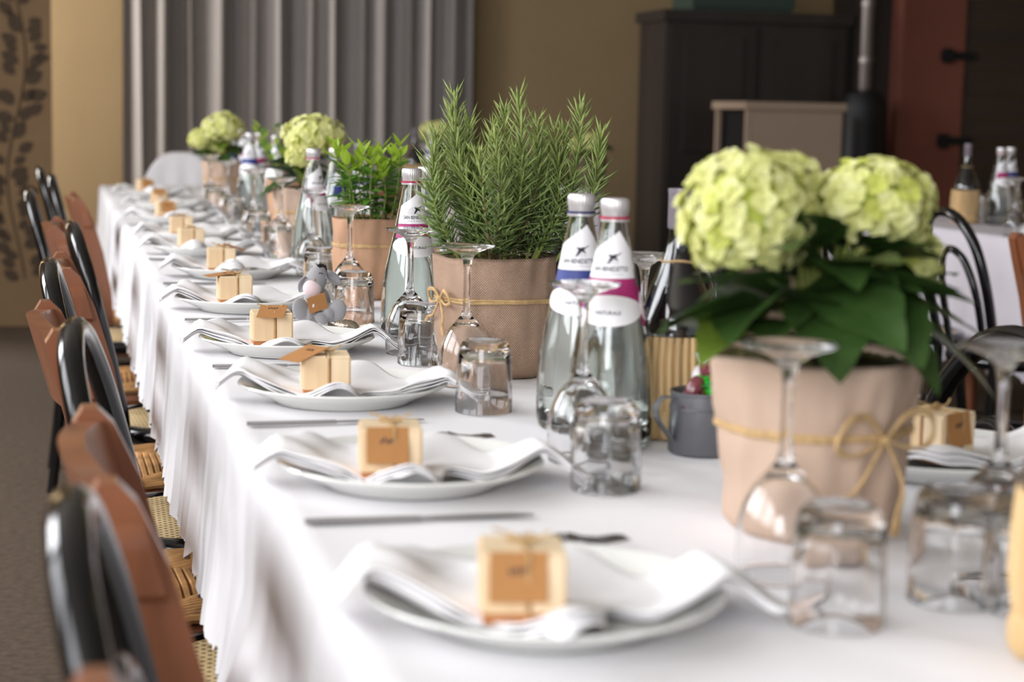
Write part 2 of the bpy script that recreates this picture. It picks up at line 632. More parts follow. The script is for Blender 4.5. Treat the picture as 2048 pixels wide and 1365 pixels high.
MB().box((.0, fd/2+.013, (fz-.05)/2), (fw-.10, fd-.07, fz-.06)).build('compartment_shade', M_IRON, t, False)  # solid black block stands in for the shade inside the open side
MB().box((-fw/2+.03, fd/2+.01, fz-.30), (.04, fd-.08, .012)).build('shelf', M_GREYM, t, False)
# curtain
cx0, cx1 = aty(243, 150, BY-.25).x, aty(948, 150, BY-.25).x


def curtain(u, v):
    x = cx0+u*(cx1-cx0)
    k = u*(cx1-cx0)
    d = .036*math.sin(k*2*PI/.155+1.3*math.sin(k*4.1))+.025*math.sin(k*2*PI/.33+1)+.012*math.sin(k*2*PI/.07+2*math.sin(k*7))
    d *= .75+.25*v
    return (x+.012*math.sin(k*23+v*2), BY-.25+d, .03+v*(CEIL-.05))


t = thing('curtain', 'long grey pleated curtain hanging on the ochre back wall', 'curtain', (0, 0, 0))
o = MB().grid(curtain, 320, 10).build('curtain_cloth', M_CURT, t, ang=None)
MB().tube([(cx0-.1, BY-.25, CEIL-.03), (cx1+.1, BY-.25, CEIL-.03)], .014, 10).build('curtain_rail', M_IRON, t)

# ================================================================== main table
XL, XRT = .196, .985
YN, YF, YM = .55, 8.75, 5.92


def table(name, label, x0, x1, y0, y1, loc_z=.0, m_=None):
    t = thing(name, label, 'table', ((x0+x1)/2, (y0+y1)/2, 0))
    lx, ly = x1-x0, y1-y0
    MB().box((0, 0, .73), (lx-.03, ly-.03, .03)).build('tabletop', m_ or M_BROWN, t, False)
    for sx in (-1, 1):
        for sy in (-1, 1):
            MB().tube([(sx*.07, sy*(ly/2-.45), 0), (sx*.07, sy*(ly/2-.45), .72)], [.022, .03], 10).build('leg', m_ or M_BROWN, t)
    return t


table('banquet_table', 'long banquet table hidden under the white cloths of the laid row', XL, XRT, YN, YM)
table('banquet_table', 'far banquet table continuing the laid row towards the curtain', XL, XRT, YM+.01, YF)


def nz3(x, y, z=0):
    return noise.noise(Vector((x, y, z)))


def cloth(name, label, x0, x1, y0, y1, zt, hem, seed, m_, step=.014, flare=.032, ends=(True, True), crease=True):
    """tablecloth: top, rounded edges, hanging sides with folds and a wavy hem"""
    xs = []
    nd = 20
    for k in range(nd+1):                      # left drop, hem -> edge
        xs.append(('L', 1-k/nd))
    n = max(14, int((x1-x0)/.028))
    for k in range(1, n):
        xs.append(('T', k/n))
    for k in range(nd+1):
        xs.append(('R', k/nd))
    ny = int((y1-y0)/step)
    rows = []
    mid = (x0+x1)/2+.03

    def fold(y, sd):
        a = .5+.5*math.sin(y*2*PI/.21+1.7*math.sin(y*3.3+seed)+sd)
        b2 = .5+.5*math.sin(y*2*PI/.085+2.0*math.sin(y*5.1+seed)+sd*2)
        c = nz3(y*1.6, seed*3.7+sd)*.5+.5
        return .22*a*c+.40*b2*(.4+.6*c)+.26*(.5+.5*math.sin(y*2*PI/.037+3*math.sin(y*7)))+.2*c

    ext = 9
    for j in range(-ext if ends[0] else 0, ny+1+(ext if ends[1] else 0)):
        jj = min(max(j, 0), ny)
        y = y0+(y1-y0)*jj/ny
        drop = 0
        if j < 0:
            drop = (-j)/ext; y = y0-.006-.02*drop
        if j > ny:
            drop = (j-ny)/ext; y = y1+.006+.02*drop
        row = []
        for kind, t_ in xs:
            if kind == 'T':
                x = x0+(x1-x0)*t_
                z = zt+.0011*nz3(x*7, y*7, seed)+.0007*nz3(x*21, y*16, seed+3)
                if crease:
                    z += .0042*math.exp(-((x-mid-.004*nz3(y*2, 4))/.006)**2)*(.5+.5*nz3(y*1.3, 9))
                    z += .0016*math.exp(-((math.fmod(y+20, .62)-.31)/.006)**2)
                p = (x, y, z)
            else:
                sg = -1 if kind == 'L' else 1
                xe = x0 if kind == 'L' else x1
                h = hem+.012*math.sin(y*2*PI/.11+seed)+.02*nz3(y*3, seed+sg)
                z = zt-(zt-h)*t_
                if t_ < .06:
                    z = zt-(zt-h)*t_*t_/.06
                    ox = -.008*(1-t_/.06)
                else:
                    ox = 0
                f_ = fold(y, sg)*flare*(t_**1.35)+.003*min(1, t_*8)
                f_ += .003*nz3(y*6, t_*4, seed+7)*min(1, t_*5)
                if kind == 'L' and seed == 1:
                    f_ += .034*math.exp(-((y-1.72)/.16)**2)*sm(.45, 1, t_)
                p = (xe+sg*(f_+ox), y, z)
            if drop:
                p = (p[0], p[1], min(p[2], zt-(zt-hem)*drop))
            row.append(p)
        rows.append(row)
    nu = len(xs)
    g = MB()
    for r_ in rows:
        g.v += r_
    for j in range(len(rows)-1):
        for i in range(nu-1):
            g.f.append((j*nu+i, j*nu+i+1, (j+1)*nu+i+1, (j+1)*nu+i))
    o = g.build(name, m_, None, ang=None)
    tag(o, label, 'tablecloth')
    return o


cloth('tablecloth', 'white tablecloth on the near part of the laid table', XL, XRT, YN, YM, TOP-.002, .485, 1, M_CLOTH, .011, ends=(True, False))
cloth('tablecloth', 'white tablecloth on the far end of the laid row near the curtain', XL-.002, XRT+.002, YM+.004, YF, TOP-.006, .47, 2, M_CLOTH, .02, flare=.04, ends=(False, True))

# ================================================================== chairs
def bent_chair():
    t = thing('bentwood_chair', 'x', 'chair')
    SB = .44
    # round seat frame and cane
    def ring(r0, a):
        return (.005+r0*math.copysign(abs(math.cos(a))**.85, math.cos(a)), r0*math.copysign(abs(math.sin(a))**.85, math.sin(a)))
    pts = [(*ring(.195, 2*PI*k/40), SB-.005) for k in range(40)]
    MB().tube(pts, .019, 10, closed=True).build('seat_frame', M_BLACK, t)
    g = MB()
    for z in (SB+.008, SB-.002):
        n = len(g.v)
        g.v += [(*ring(.188, 2*PI*k/40), z) for k in range(40)]
        g.f.append(tuple(range(n, n+40)) if z > SB else tuple(reversed(range(n, n+40))))
    for k in range(40):
        g.f.append((k, (k+1) % 40+0, 40+(k+1) % 40, 40+k))
    g.build('cane_seat', M_CANE, t, False, fix=True)
    # outer hoop with the rear legs in one bent piece
    P = []
    for s_ in (1, -1):
        half = [(-.215, s_*.185, 0), (-.19, s_*.178, .22), (-.178, s_*.172, .44), (-.196, s_*.178, .56), (-.222, s_*.178, .68),
                (-.246, s_*.155, .785), (-.262, s_*.105, .85), (-.268, s_*.05, .876)]
        P += half if s_ == 1 else list(reversed(half))
        if s_ == 1:
            P.append((-.27, 0, .882))
    MB().tube(bez(P, 5), .0155, 10).build('back_hoop', M_BLACK, t)
    P = []
    for s_ in (1, -1):
        half = [(-.172, s_*.1, .445), (-.192, s_*.107, .56), (-.214, s_*.1, .66), (-.232, s_*.07, .735), (-.24, s_*.035, .762)]
        P += half if s_ == 1 else list(reversed(half))
        if s_ == 1:
            P.append((-.2425, 0, .77))
    MB().tube(bez(P, 5), .0115, 10).build('inner_hoop', M_BLACK, t)
    for s_ in (1, -1):
        MB().tube([(.15, s_*.14, SB-.01), (.17, s_*.16, .2), (.185, s_*.172, 0)], [.018, .016, .012], 10).build('front_leg', M_BLACK, t)
    pts = [(-.01+.165*math.cos(2*PI*k/32), .16*math.sin(2*PI*k/32), .2) for k in range(32)]
    MB().tube(pts, .009, 8, closed=True).build('ring_stretcher', M_BLACK, t)
    return t


def wood_chair():
    t = thing('rush_seat_chair', 'x', 'chair')
    cxz = [(-.20, 0), (-.185, .25), (-.178, .44), (-.19, .56), (-.213, .68), (-.243, .79), (-.262, .845)]
    for s_ in (1, -1):
        out = []
        wd = [.018, .02, .024, .027, .027, .026, .02]
        fr = [(x+w_, z) for (x, z), w_ in zip(cxz, wd)]
        bk = [(x-w_, z) for (x, z), w_ in zip(cxz, wd)]
        top = [(-.258, .862), (-.272, .862)]
        out = fr+top+list(reversed(bk))
        MB().prism(out, lambda a, b2, c, s_=s_: (a, s_*.18+c-.017, b2), .034).build('rear_post', M_BROWN, t, True, 30, fix=True)

    def board(zl, zh, th, dx, over, arch):
        def fn(side):
            def f(u, v):
                y = (u-.5)*2*over
                z = zl+(zh-zl)*v+arch*(1-(y/over)**2)*v
                e = abs(y/over)
                if e > .82:                       # rounded ends
                    q = (e-.82)/.18
                    mid = (zl+zh)/2
                    z = mid+(z-mid)*math.sqrt(max(.25, 1-.75*q*q))
                xb = -.205-(z-.62)*.27+dx-.03*math.cos(PI*y/(2*over))
                return (xb+side*th/2, y, z)
            return f
        g = MB()
        A, B = fn(1), fn(-1)
        nu, nv = 17, 5
        lo = []
        g.grid(A, nu, nv); g.grid(B, nu, nv)
        N = nu*nv
        g.f = [f if i < (nu-1)*(nv-1) else tuple(reversed(f)) for i, f in enumerate(g.f)]
        for i in range(nu-1):
            g.f.append((i+1, i, N+i, N+i+1))
            k = (nv-1)*nu+i
            g.f.append((k, k+1, N+k+1, N+k))
        for j in range(nv-1):
            g.f.append((j*nu, (j+1)*nu, N+(j+1)*nu, N+j*nu))
            k = j*nu+nu-1
            g.f.append((k+nu, k, N+k, N+k+nu))
        return g
    board(.745, .845, .024, .012, .205, .014).build('crest_rail', M_BROWN, t, True, 45, fix=True)
    board(.575, .64, .016, .012, .175, .008).build('back_slat', M_BROWN, t, True, 45, fix=True)
    for s_ in (1, -1):
        MB().tube([(.185, s_*.19, 0), (.18, s_*.185, .46)], [.015, .02], 10).build('front_leg', M_BROWN, t)
    for z in (.18, .3):
        for s_ in (1, -1):
            MB().tube([(-.185, s_*.18, z), (.183, s_*.187, z-.01)], .01, 8).build('stretcher', M_BROWN, t)
    MB().tube([(.183, -.187, .24), (.183, .187, .24)], .01, 8).build('stretcher', M_BROWN, t)
    rl = MB()
    for p, q in (((-.18, -.18), (.18, -.19)), ((-.18, .18), (.18, .19)), ((-.18, -.18), (-.18, .18)), ((.18, -.19), (.18, .19))):
        rl.tube([(*p, .425), (*q, .425)], .016, 8)
    rl.build('seat_rail', M_BROWN, t)
    g = MB()
    n = 15
    for k in range(n):                            # four triangles of rush cord
        q = (k+.5)/n
        e = .19*(1-q)+.004
        z = .446+.008*math.sin(q*PI*.9)
        r = .0068
        jit = lambda: R.uniform(-.0012, .0012)
        g.tube([(-e, -e, z-.006), (-e*.5+jit(), -e+jit(), z+.004), (e*.5, -e+jit(), z+.004), (e, -e, z-.006)], r, 6)
        g.tube([(-e, e, z-.006), (-e*.5, e+jit(), z+.004), (e*.5, e+jit(), z+.004), (e, e, z-.006)], r, 6)
        g.tube([(-e, -e, z-.006), (-e+jit(), -e*.5, z+.004), (-e+jit(), e*.5, z+.004), (-e, e, z-.006)], r, 6)
        g.tube([(e, -e, z-.006), (e+jit(), -e*.5, z+.004), (e+jit(), e*.5, z+.004), (e, e, z-.006)], r, 6)
    o = g.build('rush_weave', M_RUSH, t)
    o['kind'] = 'stuff'
    return t


BC, WC = bent_chair(), wood_chair()
first = {'B': True, 'W': True}


def chair(kind, x, y, rz, label, group):
    src = BC if kind == 'B' else WC
    if first[kind]:
        first[kind] = False
        src.location = (x, y, 0); src.rotation_euler = (0, 0, rz)
        src['label'] = label; src['group'] = group
        return src
    return dup(src, (x, y, 0), rz, label, group)


GL = 'chairs along the left side of the laid table'
lb = lambda n: '%s black bentwood chair with cane seat along the left table side' % n
lw = lambda n: '%s brown wooden chair with rush seat along the left table side' % n
chair('W', .285, .75, .02, lw('nearest'), GL).scale = (1, 1, .97)
chair('B', .275, 1.18, -.05, lb('nearest'), GL).scale = (1, 1, .978)
chair('W', .297, 1.61, .02, lw('second nearest'), GL)
chair('B', .285, 2.15, -.10, lb('second nearest'), GL)
chair('W', .255, 2.60, .05, lw('third nearest'), GL)
chair('B', .255, 3.03, -.03, lb('third nearest'), GL)
chair('W', .275, 3.50, .03, lw('fourth nearest'), GL)
chair('B', .30, 4.02, .05, lb('fourth nearest'), GL)
chair('W', .26, 4.62, -.02, lw('fifth nearest'), GL)
chair('B', .19, 5.5, .0, lb('fifth nearest'), GL)
chair('W', .32, 6.0, .03, lw('sixth nearest'), GL)
chair('B', .25, 6.75, .0, lb('sixth nearest'), GL)
chair('B', .2, 7.55, .04, lb('farthest'), GL)
GR = 'chairs along the right side of the laid table'
chair('B', .89, 2.0, PI, 'black bentwood chair at the right table side behind the pale favour box', GR)
chair('B', .86, 3.05, PI+.03, 'black bentwood chair at the right table side behind the straw wine flask', GR)
chair('B', .90, 4.25, PI-.03, 'black bentwood chair at the right table side behind the rosemary pot', GR)
G2 = 'chairs at the second table'
chair('B', 2.80, 4.83, .0, 'black bentwood chair at the second table beside the big hydrangea', G2)
chair('W', 2.75, 4.15, .0, 'orange brown wooden chair at the right edge beside the second table', G2)
chair('B', 2.70, 5.45, .0, 'farther black bentwood chair at the second table half hidden behind hydrangea', G2)
hx = aty(362, 330, 9.25).x
chair('B', hx, 9.0, -PI/2, 'black bentwood chair at the far head of the laid table', None)

# white cloth draped over the head chair's back
def drape(u, v):
    a = (u-.5)*2
    s_ = v*2-1
    y = a*.185
    zt = .885-.14*abs(a)**3
    z = zt-.26*abs(s_)**1.2 if abs(s_) > .06 else zt
    off = .018*(1 if s_ > 0 else -1)*min(1, abs(s_)/.08)
    return (hx+y, 9.0+.27-(.885-z)*.2+off+.006*math.sin(y*60)*abs(s_), z+.01)


o = MB().grid(drape, 24, 25).build('draped_cloth', M_CLOTH, None, ang=None)
tag(o, 'pale cloth draped over the back of the chair at the far table head', 'cloth')

# second table at the right
table('side_table', 'second table under a white cloth at the right', 3.06, 3.93, 3.4, 6.7, m_=M_BROWN)
cloth('tablecloth', 'white tablecloth hanging to low hem on the second table at right', 3.03, 3.95, 3.35, 6.75, TOP-.002, .3, 5, M_CLOTHB, .03, flare=.05, crease=False)
# small table at the back with its own cloth, and a plain brown one
table('side_table', 'small table under a lavender white cloth near the back wall', 2.0, 2.63, 8.75, 9.5)
cloth('tablecloth', 'lavender white tablecloth on the small table near the back wall', 1.98, 2.65, 8.72, 9.53, TOP-.002, .25, 6, M_CLOTHB, .03, flare=.04, crease=False)
table('side_table', 'brown bare wooden side table in front of the curtain', 1.45, 1.93, 8.4, 9.0)

# ================================================================== tableware builders
def make_plate():
    prof = [(0, .004), (.085, .004), (.089, 0), (.092, .003), (.112, .012), (.134, .0215), (.1365, .0235), (.135, .0255), (.112, .0165), (.095, .0085), (.088, .0068), (0, .0068)]
    t = thing('dinner_plate', 'x', 'plate')
    MB().lathe(prof[:8], 56).build('rim', M_CHINA, t, ang=60)
    MB().lathe(prof[7:], 56).build('well', M_CHINA, t, ang=60)
    return t


def make_napkin(seed):
    rr = random.Random(seed)
    ph = [rr.uniform(0, 6) for _ in range(8)]
    tx = -.014+rr.uniform(-.012, .012)
    tl = rr.uniform(.9, 1.1)
    rg = rr.uniform(.016, .026)

    def under(x, y):
        r = math.hypot(x, y)
        if r < .09:
            return .0075
        if r < .137:
            return .0075+(r-.09)/.047*.0195
        q = r-.137
        return max(.003, .027-.018*(1-math.exp(-(q/.03)**2))-q*.25)

    g = MB()

    def layer(k):
        dz = .0042*k
        def f(u, v):
            x = -.162+u*.334
            tong = math.exp(-((x-tx)/.036)**4)
            lft = 1-sm(-.166, -.08, x)
            yf = -.034-.012*math.sin(u*15+ph[1])-.022*sm(.02, .1, x)-(.110*tl-.006*k)*tong+.022*lft-.007*k*(1-tong)
            yb = .092-.035*lft-.052*sm(.03, .085, x)+.010*math.sin(u*8+ph[2])-.004*k
            y = yf+(yb-yf)*v
            fr = 1-v
            z = under(x, y)+.0026+dz
            z += .008*(.5+.5*math.sin(y*80+x*45+ph[3]))*(1-sm(-.12, -.05, x))*sm(-.165, -.13, x)
            z += .006*(.5+.5*math.sin(x*60+y*25+ph[4]))*fr**2
            z += rg*math.exp(-((x-.035)/.055)**2-((y-.062)/.035)**2)
            z += .008*math.exp(-((x+.095)/.03)**2-((y-.045)/.04)**2)
            z += .011*tong*math.exp(-((x-tx)/.020)**2)*sm(-.075, -.10, y)
            z += .0016*nz3(x*26, y*26, seed+k)
            tip = tong*(1-sm(.0, .10, v))
            z -= .004*tip
            if abs(x+.03) < .05 and abs(y+.045) < .05:            # flattened by the box
                w_ = (1-sm(.03, .045, abs(x+.03)))*(1-sm(.03, .045, abs(y+.045)))
                z = z*(1-w_)+(.0095+dz)*w_
            return (x, y, max(z, under(x, y)+.0012+dz*.8))
        g.grid(f, 46, 26)
    for k in (0, 1, 2):
        layer(k)
    o = g.build('napkin', M_NAP, None, ang=None)
    md = o.modifiers.new('thickness', 'SOLIDIFY')
    md.thickness = .0018
    md.offset = 0
    return o


def make_box():
    t = thing('favour_box', 'x', 'box')
    W, H = .059, .049
    MB().box((0, 0, .005), (W-.002, W-.002, .010)).build('base', M_BASE, t, False)
    MB().box((0, 0, H/2), (W-.005, W-.005, H-.002)).build('core', M_BASE, t, False)
    for k in range(4):
        a = k*PI/2
        for s_, wd, mm in ((-1, .031, M_PALE), (1, .024, M_PALE2)):
            off = -W/2+wd/2+.0008 if s_ < 0 else W/2-wd/2-.0004
            p = Matrix.Rotation(a, 3, 'Z') @ Vector((off, -W/2+.0005, .009+(H-.009)/2))
            MB().box(p, (wd-.0012, .0034, H-.009-(.001 if s_ > 0 else 0)), a).build('board', mm, t, False)
    for s_ in (-1, 1):
        MB().box((s_*W/4, 0, H+.0012), (W/2-.001, W, .003)).build('lid_board', M_PALE2, t, False)
    tw = MB()
    k = W/2+.0035
    for path in ([(0, -k, .001), (0, -k, H+.003), (0, k, H+.003), (0, k, .001)],):
        tw.tube([(path[0][0]+.003, path[0][1], 0.002), (.003, -k, H*.5), (.003, -k, H+.002), (.003, -k+.003, H+.004), (0, 0, H+.0045), (.003, k-.003, H+.004), (.003, k, H), (.003, k, .002)], .0011, 6)
    tw.tube(bez([(0, 0, H+.005), (.006, .004, H+.010), (.011, .001, H+.006), (.002, -.001, H+.006), (-.006, -.003, H+.011), (-.010, .001, H+.006), (0, 0, H+.006)], 5), .0012, 6)
    tw.tube(bez([(0, 0, H+.006), (.010, -.006, H+.009), (.020, -.004, H+.014)], 5), .0011, 6)
    tw.tube(bez([(0, 0, H+.006), (-.010, .004, H+.010), (-.021, .006, H+.013)], 5), .0011, 6)
    tw.build('twine', M_TWINE, t)
    return t


def card_tag(parent, dx, dy, rz, tilt, lift=0, roll=0):
    """kraft name card lying on the lid: local +y of the card is its hanging end"""
    H = .0505
    rot = Matrix.Rotation(rz, 3, 'Z') @ Matrix.Rotation(-tilt, 3, 'X') @ Matrix.Rotation(roll, 3, 'Y')
    ln = .050 if lift else .036
    MBX = MB().box((0, ln/2-.0015, 0), (.041, ln, .0008))
    o = MBX.build('name_card', M_CARD, parent, False, loc=(dx, dy, H+.002+lift))
    o.rotation_euler = rot.to_euler()
    q = MB()
    for i in range(5):
        q.box((-.006+i*.003, .012+R.uniform(-.0015, .0015), .0005), (.0016, .005, .0002), R.uniform(-.5, .5))
    q.build('written_mark', M_INK, o, False)
    return o


def make_knife():
    t = thing('table_knife', 'x', 'knife')
    out = []
    n = 12
    up = [(-.108, .0042), (-.1, .0062), (-.02, .0048), (0, .0042), (.006, .006), (.05, .0085), (.085, .0085), (.1, .005), (.108, 0)]
    lo = [(.1, -.0022), (.085, -.0035), (.006, -.0042), (0, -.0042), (-.02, -.0048), (-.1, -.0062), (-.108, -.0042)]
    hd = [p for p in up+lo if p[0] <= 0.0001]
    bl = [p for p in up+lo if p[0] >= -0.0001]
    MB().prism(sorted(hd, key=lambda p: math.atan2(p[1], p[0]+.054)), lambda a, b2, c: (a, b2, c+.0005), .0036).build('handle', M_STEEL, t, True, 30, fix=True)
    MB().prism(sorted(bl, key=lambda p: math.atan2(p[1]-.001, p[0]-.054)), lambda a, b2, c: (a, b2, c+.0014), .0016).build('blade', M_STEEL, t, True, 30, fix=True)
    return t


def make_fork():
    t = thing('table_fork', 'x', 'fork')
    def zc(x):
        return .003+.010*math.exp(-((x-.045)/.025)**2)+.006*sm(.06, .1, x)
    g = MB()
    def f(u, v):
        x = -.1+u*.155
        w_ = .0055-.0022*sm(-.08, .02, x)+.009*sm(.02, .045, x)
        return (x, (v-.5)*2*w_, zc(x))
    g.grid(f, 24, 4)
    o = g.build('handle', M_STEEL, t, ang=None)
    o.modifiers.new('thickness', 'SOLIDIFY').thickness = .0022
    for k in range(4):
        y = -.0095+k*.0063
        MB().tube([(x, y*(1+.0), zc(x)) for x in (.052, .065, .08, .095, .104)], [.0018, .0017, .0016, .0014, .0006], 6).build('tine', M_STEEL, t)
    return t


def make_wineglass():
    t = thing('wine_glass', 'x', 'glass')
    inner = [(0, .0800), (.013, .0775), (.0265, .067), (.0365, .048), (.0398, .030), (.0392, .014), (.0372, .0006)]
    outer = [(.0381, 0), (.0388, .0008), (.0406, .014), (.0411, .030), (.0380, .049), (.028, .069), (.016, .0815), (.0085, .089)]
    sc = lambda q: [(a*.937, b_*1.083) for a, b_ in q]
    inner, outer = sc(inner), sc(outer)

    def spl(p, n=4):
        q = bez([(a, 0, b_) for a, b_ in p], n)
        return [(max(0, v.x), v.z) for v in q]
    bowl = spl(inner)+spl(outer)
    bowl[0] = (0, inner[0][1])
    stem = outer[-1:]+sc([(.0064, .095), (.0052, .105), (.0047, .130), (.0054, .150), (.0075, .161)])
    stem = spl(stem, 3)
    foot = stem[-1:]+sc([(.011, .1665), (.020, .1715), (.032, .1755), (.0415, .1778), (.0428, .1788), (.0422, .1800), (.034, .1808), (.014, .1800), (0, .1796)])
    MB().lathe(bowl, 40).build('bowl', M_GLASS, t, ang=None)
    MB().lathe(stem, 40).build('stem', M_GLASS, t, ang=None)
    MB().lathe(foot, 40).build('foot', M_GLASS, t, ang=None)
    return t


def make_tumbler():
    t = thing('tumbler', 'x', 'glass')
    mod = lambda a, z: 1+.012*math.cos(9*a)*sm(.02, .05, z)
    inner = [(0, .0765), (.012, .0768), (.022, .0755), (.0275, .070), (.0300, .060), (.0320, .04), (.0338, .02), (.0350, .0006)]
    outer = [(.0358, 0), (.0366, .001), (.0362, .02), (.0352, .05), (.0340, .072), (.0318, .083)]
    base = [outer[-1], (.028, .0895), (.0235, .0915), (.021, .0905), (.014, .0892), (0, .0888)]
    MB().lathe(inner, 54, mod=mod).lathe([inner[-1]]+outer, 54).build('body', M_GLASS, t, ang=None)
    MB().lathe(base, 54).build('base', M_GLASS, t, ang=None)
    return t


BPROF = [(0, .003), (.030, .004), (.043, .001), (.0465, .004), (.0480, .012), (.0487, .035), (.0482, .06), (.0462, .092), (.0420, .122), (.0360, .150),
         (.0295, .178), (.0240, .205), (.0196, .228), (.0160, .246), (.0138, .258), (.0132, .276)]


def brad(z):
    for (r0, z0), (r1, z1) in zip(BPROF[3:], BPROF[4:]):
        if z0 <= z <= z1:
            return r0+(r1-r0)*(z-z0)/(z1-z0)
    return .0132


TXT = {}


def text_mb(s_, size, wrap_z, th0=0, spacing=1.0, bold=0, width=None):
    """flat lettering wrapped round the bottle as a mesh"""
    key = (s_, size)
    cu = bpy.data.curves.new('lettering', 'FONT')
    cu.body = s_
    cu.size = size
    cu.align_x = 'CENTER'
    cu.space_character = spacing
    cu.offset = bold
    cu.resolution_u = 2
    ob = bpy.data.objects.new('lettering', cu)
    COL.objects.link(ob)
    dg = bpy.context.evaluated_depsgraph_get()
    me = bpy.data.meshes.new_from_object(ob.evaluated_get(dg))
    g = MB()
    xs = [v.co.x for v in me.vertices]
    kx = width/(max(xs)-min(xs)) if width else 1
    for v in me.vertices:
        z = wrap_z+v.co.y
        r = brad(z)+.0010
        a = th0+v.co.x*kx/r
        g.v.append((r*math.sin(a), -r*math.cos(a), z))
    for p in me.polygons:
        g.f.append(tuple(p.vertices))
    bpy.data.objects.remove(ob)
    bpy.data.curves.remove(cu)
    return g


def wrap(outline_fn, nu=24, nv=6, lift=.0006):
    """outline_fn(u)->(theta, zlow, zhigh)"""
    g = MB()
    def f(u, v):
        th, z0, z1 = outline_fn(u)
        z = z0+(z1-z0)*v
        r = brad(z)+lift
        return (r*math.sin(th), -r*math.cos(th), z)
    return g.grid(f, nu, nv)


def make_bottle(col):
    t = thing('water_bottle', 'x', 'bottle')
    outer = BPROF
    inner = [(max(0, r-.0022), max(z, .009)) for r, z in BPROF[3:]]
    inner = [(0, .009), (.034, .0085)]+[(r, z) for r, z in inner[1:]]
    flute = lambda a, z: 1+.013*math.cos(12*a)*sm(.13, .05, z)*sm(0, .01, z)
    MB().lathe(outer, 64, mod=flute).lathe([outer[-1]]+list(reversed(inner)), 64).build('glass_body', M_BOT, t, ang=None)
    wi = [(0, .0093), (.0335, .0088)]+[(r-.0004, z) for r, z in inner[2:] if z < .20]
    zt_ = .205
    wi += [(brad(zt_)-.0026, zt_), (0, zt_)]
    MB().lathe(wi, 40).build('water', M_WATER, t, ang=50)
    cap = [(.0142, .2565), (.0166, .2565), (.0166, .2615), (.0152, .2622), (.0158, .268), (.0163, .2705), (.0163, .279), (.0152, .2822), (.010, .2832), (0, .2834)]
    cg = MB().lathe(cap, 120, mod=lambda a, z: 1+(.03*math.cos(30*a) if .270 < z < .2815 else 0))
    c_ = cg.build('cap', M_CAP, t, ang=50)
    MB().lathe([(.0169, .2595), (.0174, .2598), (.0174, .2622), (.0169, .2625)], 40).build('cap_band', M_REDBAND if col == 'red' else M_BLUEBAND, c_)
    # upper label: slanted top edge running to a peak
    A = 1.25
    lab = wrap(lambda u: ((u-.5)*2*A, .1935, .222+.025*(1-abs(u-.70)/.70 if u < .70 else 1-(u-.70)/.30*.9)), 34, 8)
    l_ = lab.build('label', M_LABEL, t, ang=None)
    band = MB()
    band.add(wrap(lambda u: ((u-.5)*2*A, .171-.004*u, .1932), 30, 3))
    (band).build('label_band', M_MAG if col == 'red' else M_BLUE, t, ang=None)
    low = wrap(lambda u: ((u-.5)*2*1.35, .158-.018*math.sin(PI*u)**.6, .160+.015*math.sin(PI*u)**.5), 34, 6, .0009)
    l2 = low.build('lower_label', M_LABEL, t, ang=None)
    sd = wrap(lambda u: (1.25+u*.9, .138+.012*u, .185-.004*u), 16, 6, .0009)
    l3 = sd.build('side_emblem', M_MAG if col == 'red' else M_BLUE, t, ang=None)
    sw = MB()
    for k in range(2):
        pts = []
        for i in range(13):
            a = i/12*2*PI*.8
            rr = .006+.0028*k*2
            th = 1.65+rr*math.cos(a)/brad(.16)
            z = .161+rr*1.4*math.sin(a)
            r = brad(z)+.0012
            pts.append((r*math.sin(th), -r*math.cos(th), z))
        sw.tube(pts, .0009, 5)
    sw.build('swirl', M_LABEL, l3)
    # lettering, swallow and arches
    tx_ = text_mb('SAN BENEDETTO', .0078, .2015, bold=.00012, width=.043)
    tx_.build('lettering', M_INK, l_, False)
    text_mb('ACQUA MINERALE', .0032, .1972, spacing=1.3, width=.030).build('small_lettering', M_GREYINK, l_, False)
    text_mb('NATURALE', .0056, .1535, bold=.0001, width=.030).build('lettering', M_INK, l2, False)
    bird = MB()
    bz = .2165
    pts = [(-.0075, -.008), (-.0035, .0005), (-.006, .0042), (-.001, .0032), (.0105, .0062), (.003, .0012), (.006, -.0035), (.0005, -.0008), (-.0045, -.006)]
    for x, y in pts:
        z = bz+y
        r = brad(z)+.0012
        bird.v.append((r*math.sin(.12+x/r), -r*math.cos(.12+x/r), z))
    bird.f.append(tuple(range(len(pts))))
    bird.build('swallow_emblem', M_INK, l_, False)
    arc = MB()
    for k in range(5):
        P = []
        for i in range(13):
            a = PI*i/12
            x = -.003+(.0035+.002*k)*math.cos(a)
            z = +.2085+(.0035+.002*k)*math.sin(a)
            r = brad(z)+.0008
            P.append((r*math.sin(x/r), -r*math.cos(x/r), z))
        arc.tube(P, .00018, 4)
    arc.build('arch_lines', M_GREYINK, l_)
    # back label with bar code
    bk = wrap(lambda u: (PI-.75+u*1.5, .150, .215), 20, 8)
    b2 = bk.build('back_label', M_LABEL, t, ang=None)
    bc = MB()
    x = -.010
    while x < .010:
        w_ = R.choice((.0004, .0007, .0011))
        for (zz0, zz1) in ((.197, .211),):
            r0, r1 = brad(zz0)+.001, brad(zz1)+.001
            n = len(bc.v)
            for xx, zz, r in ((x, zz0, r0), (x+w_, zz0, r0), (x+w_, zz1, r1), (x, zz1, r1)):
                a = PI+xx/r
                bc.v.append((r*math.sin(a), -r*math.cos(a), zz))
            bc.f.append((n, n+1, n+2, n+3))
        x += w_+R.choice((.0005, .0009))
    bc.build('bar_code', M_INK, b2, False)
    text_mb('8 000 4507', .0045, .1905, PI).build('lettering', M_INK, b2, False)
    text_mb('RESIDUO FISSO', .0042, .178, PI).build('lettering', M_INK, b2, False)
    text_mb('ACQUA MINERALE', .0030, .170, PI).build('small_lettering', M_GREYINK, b2, False)
    return t


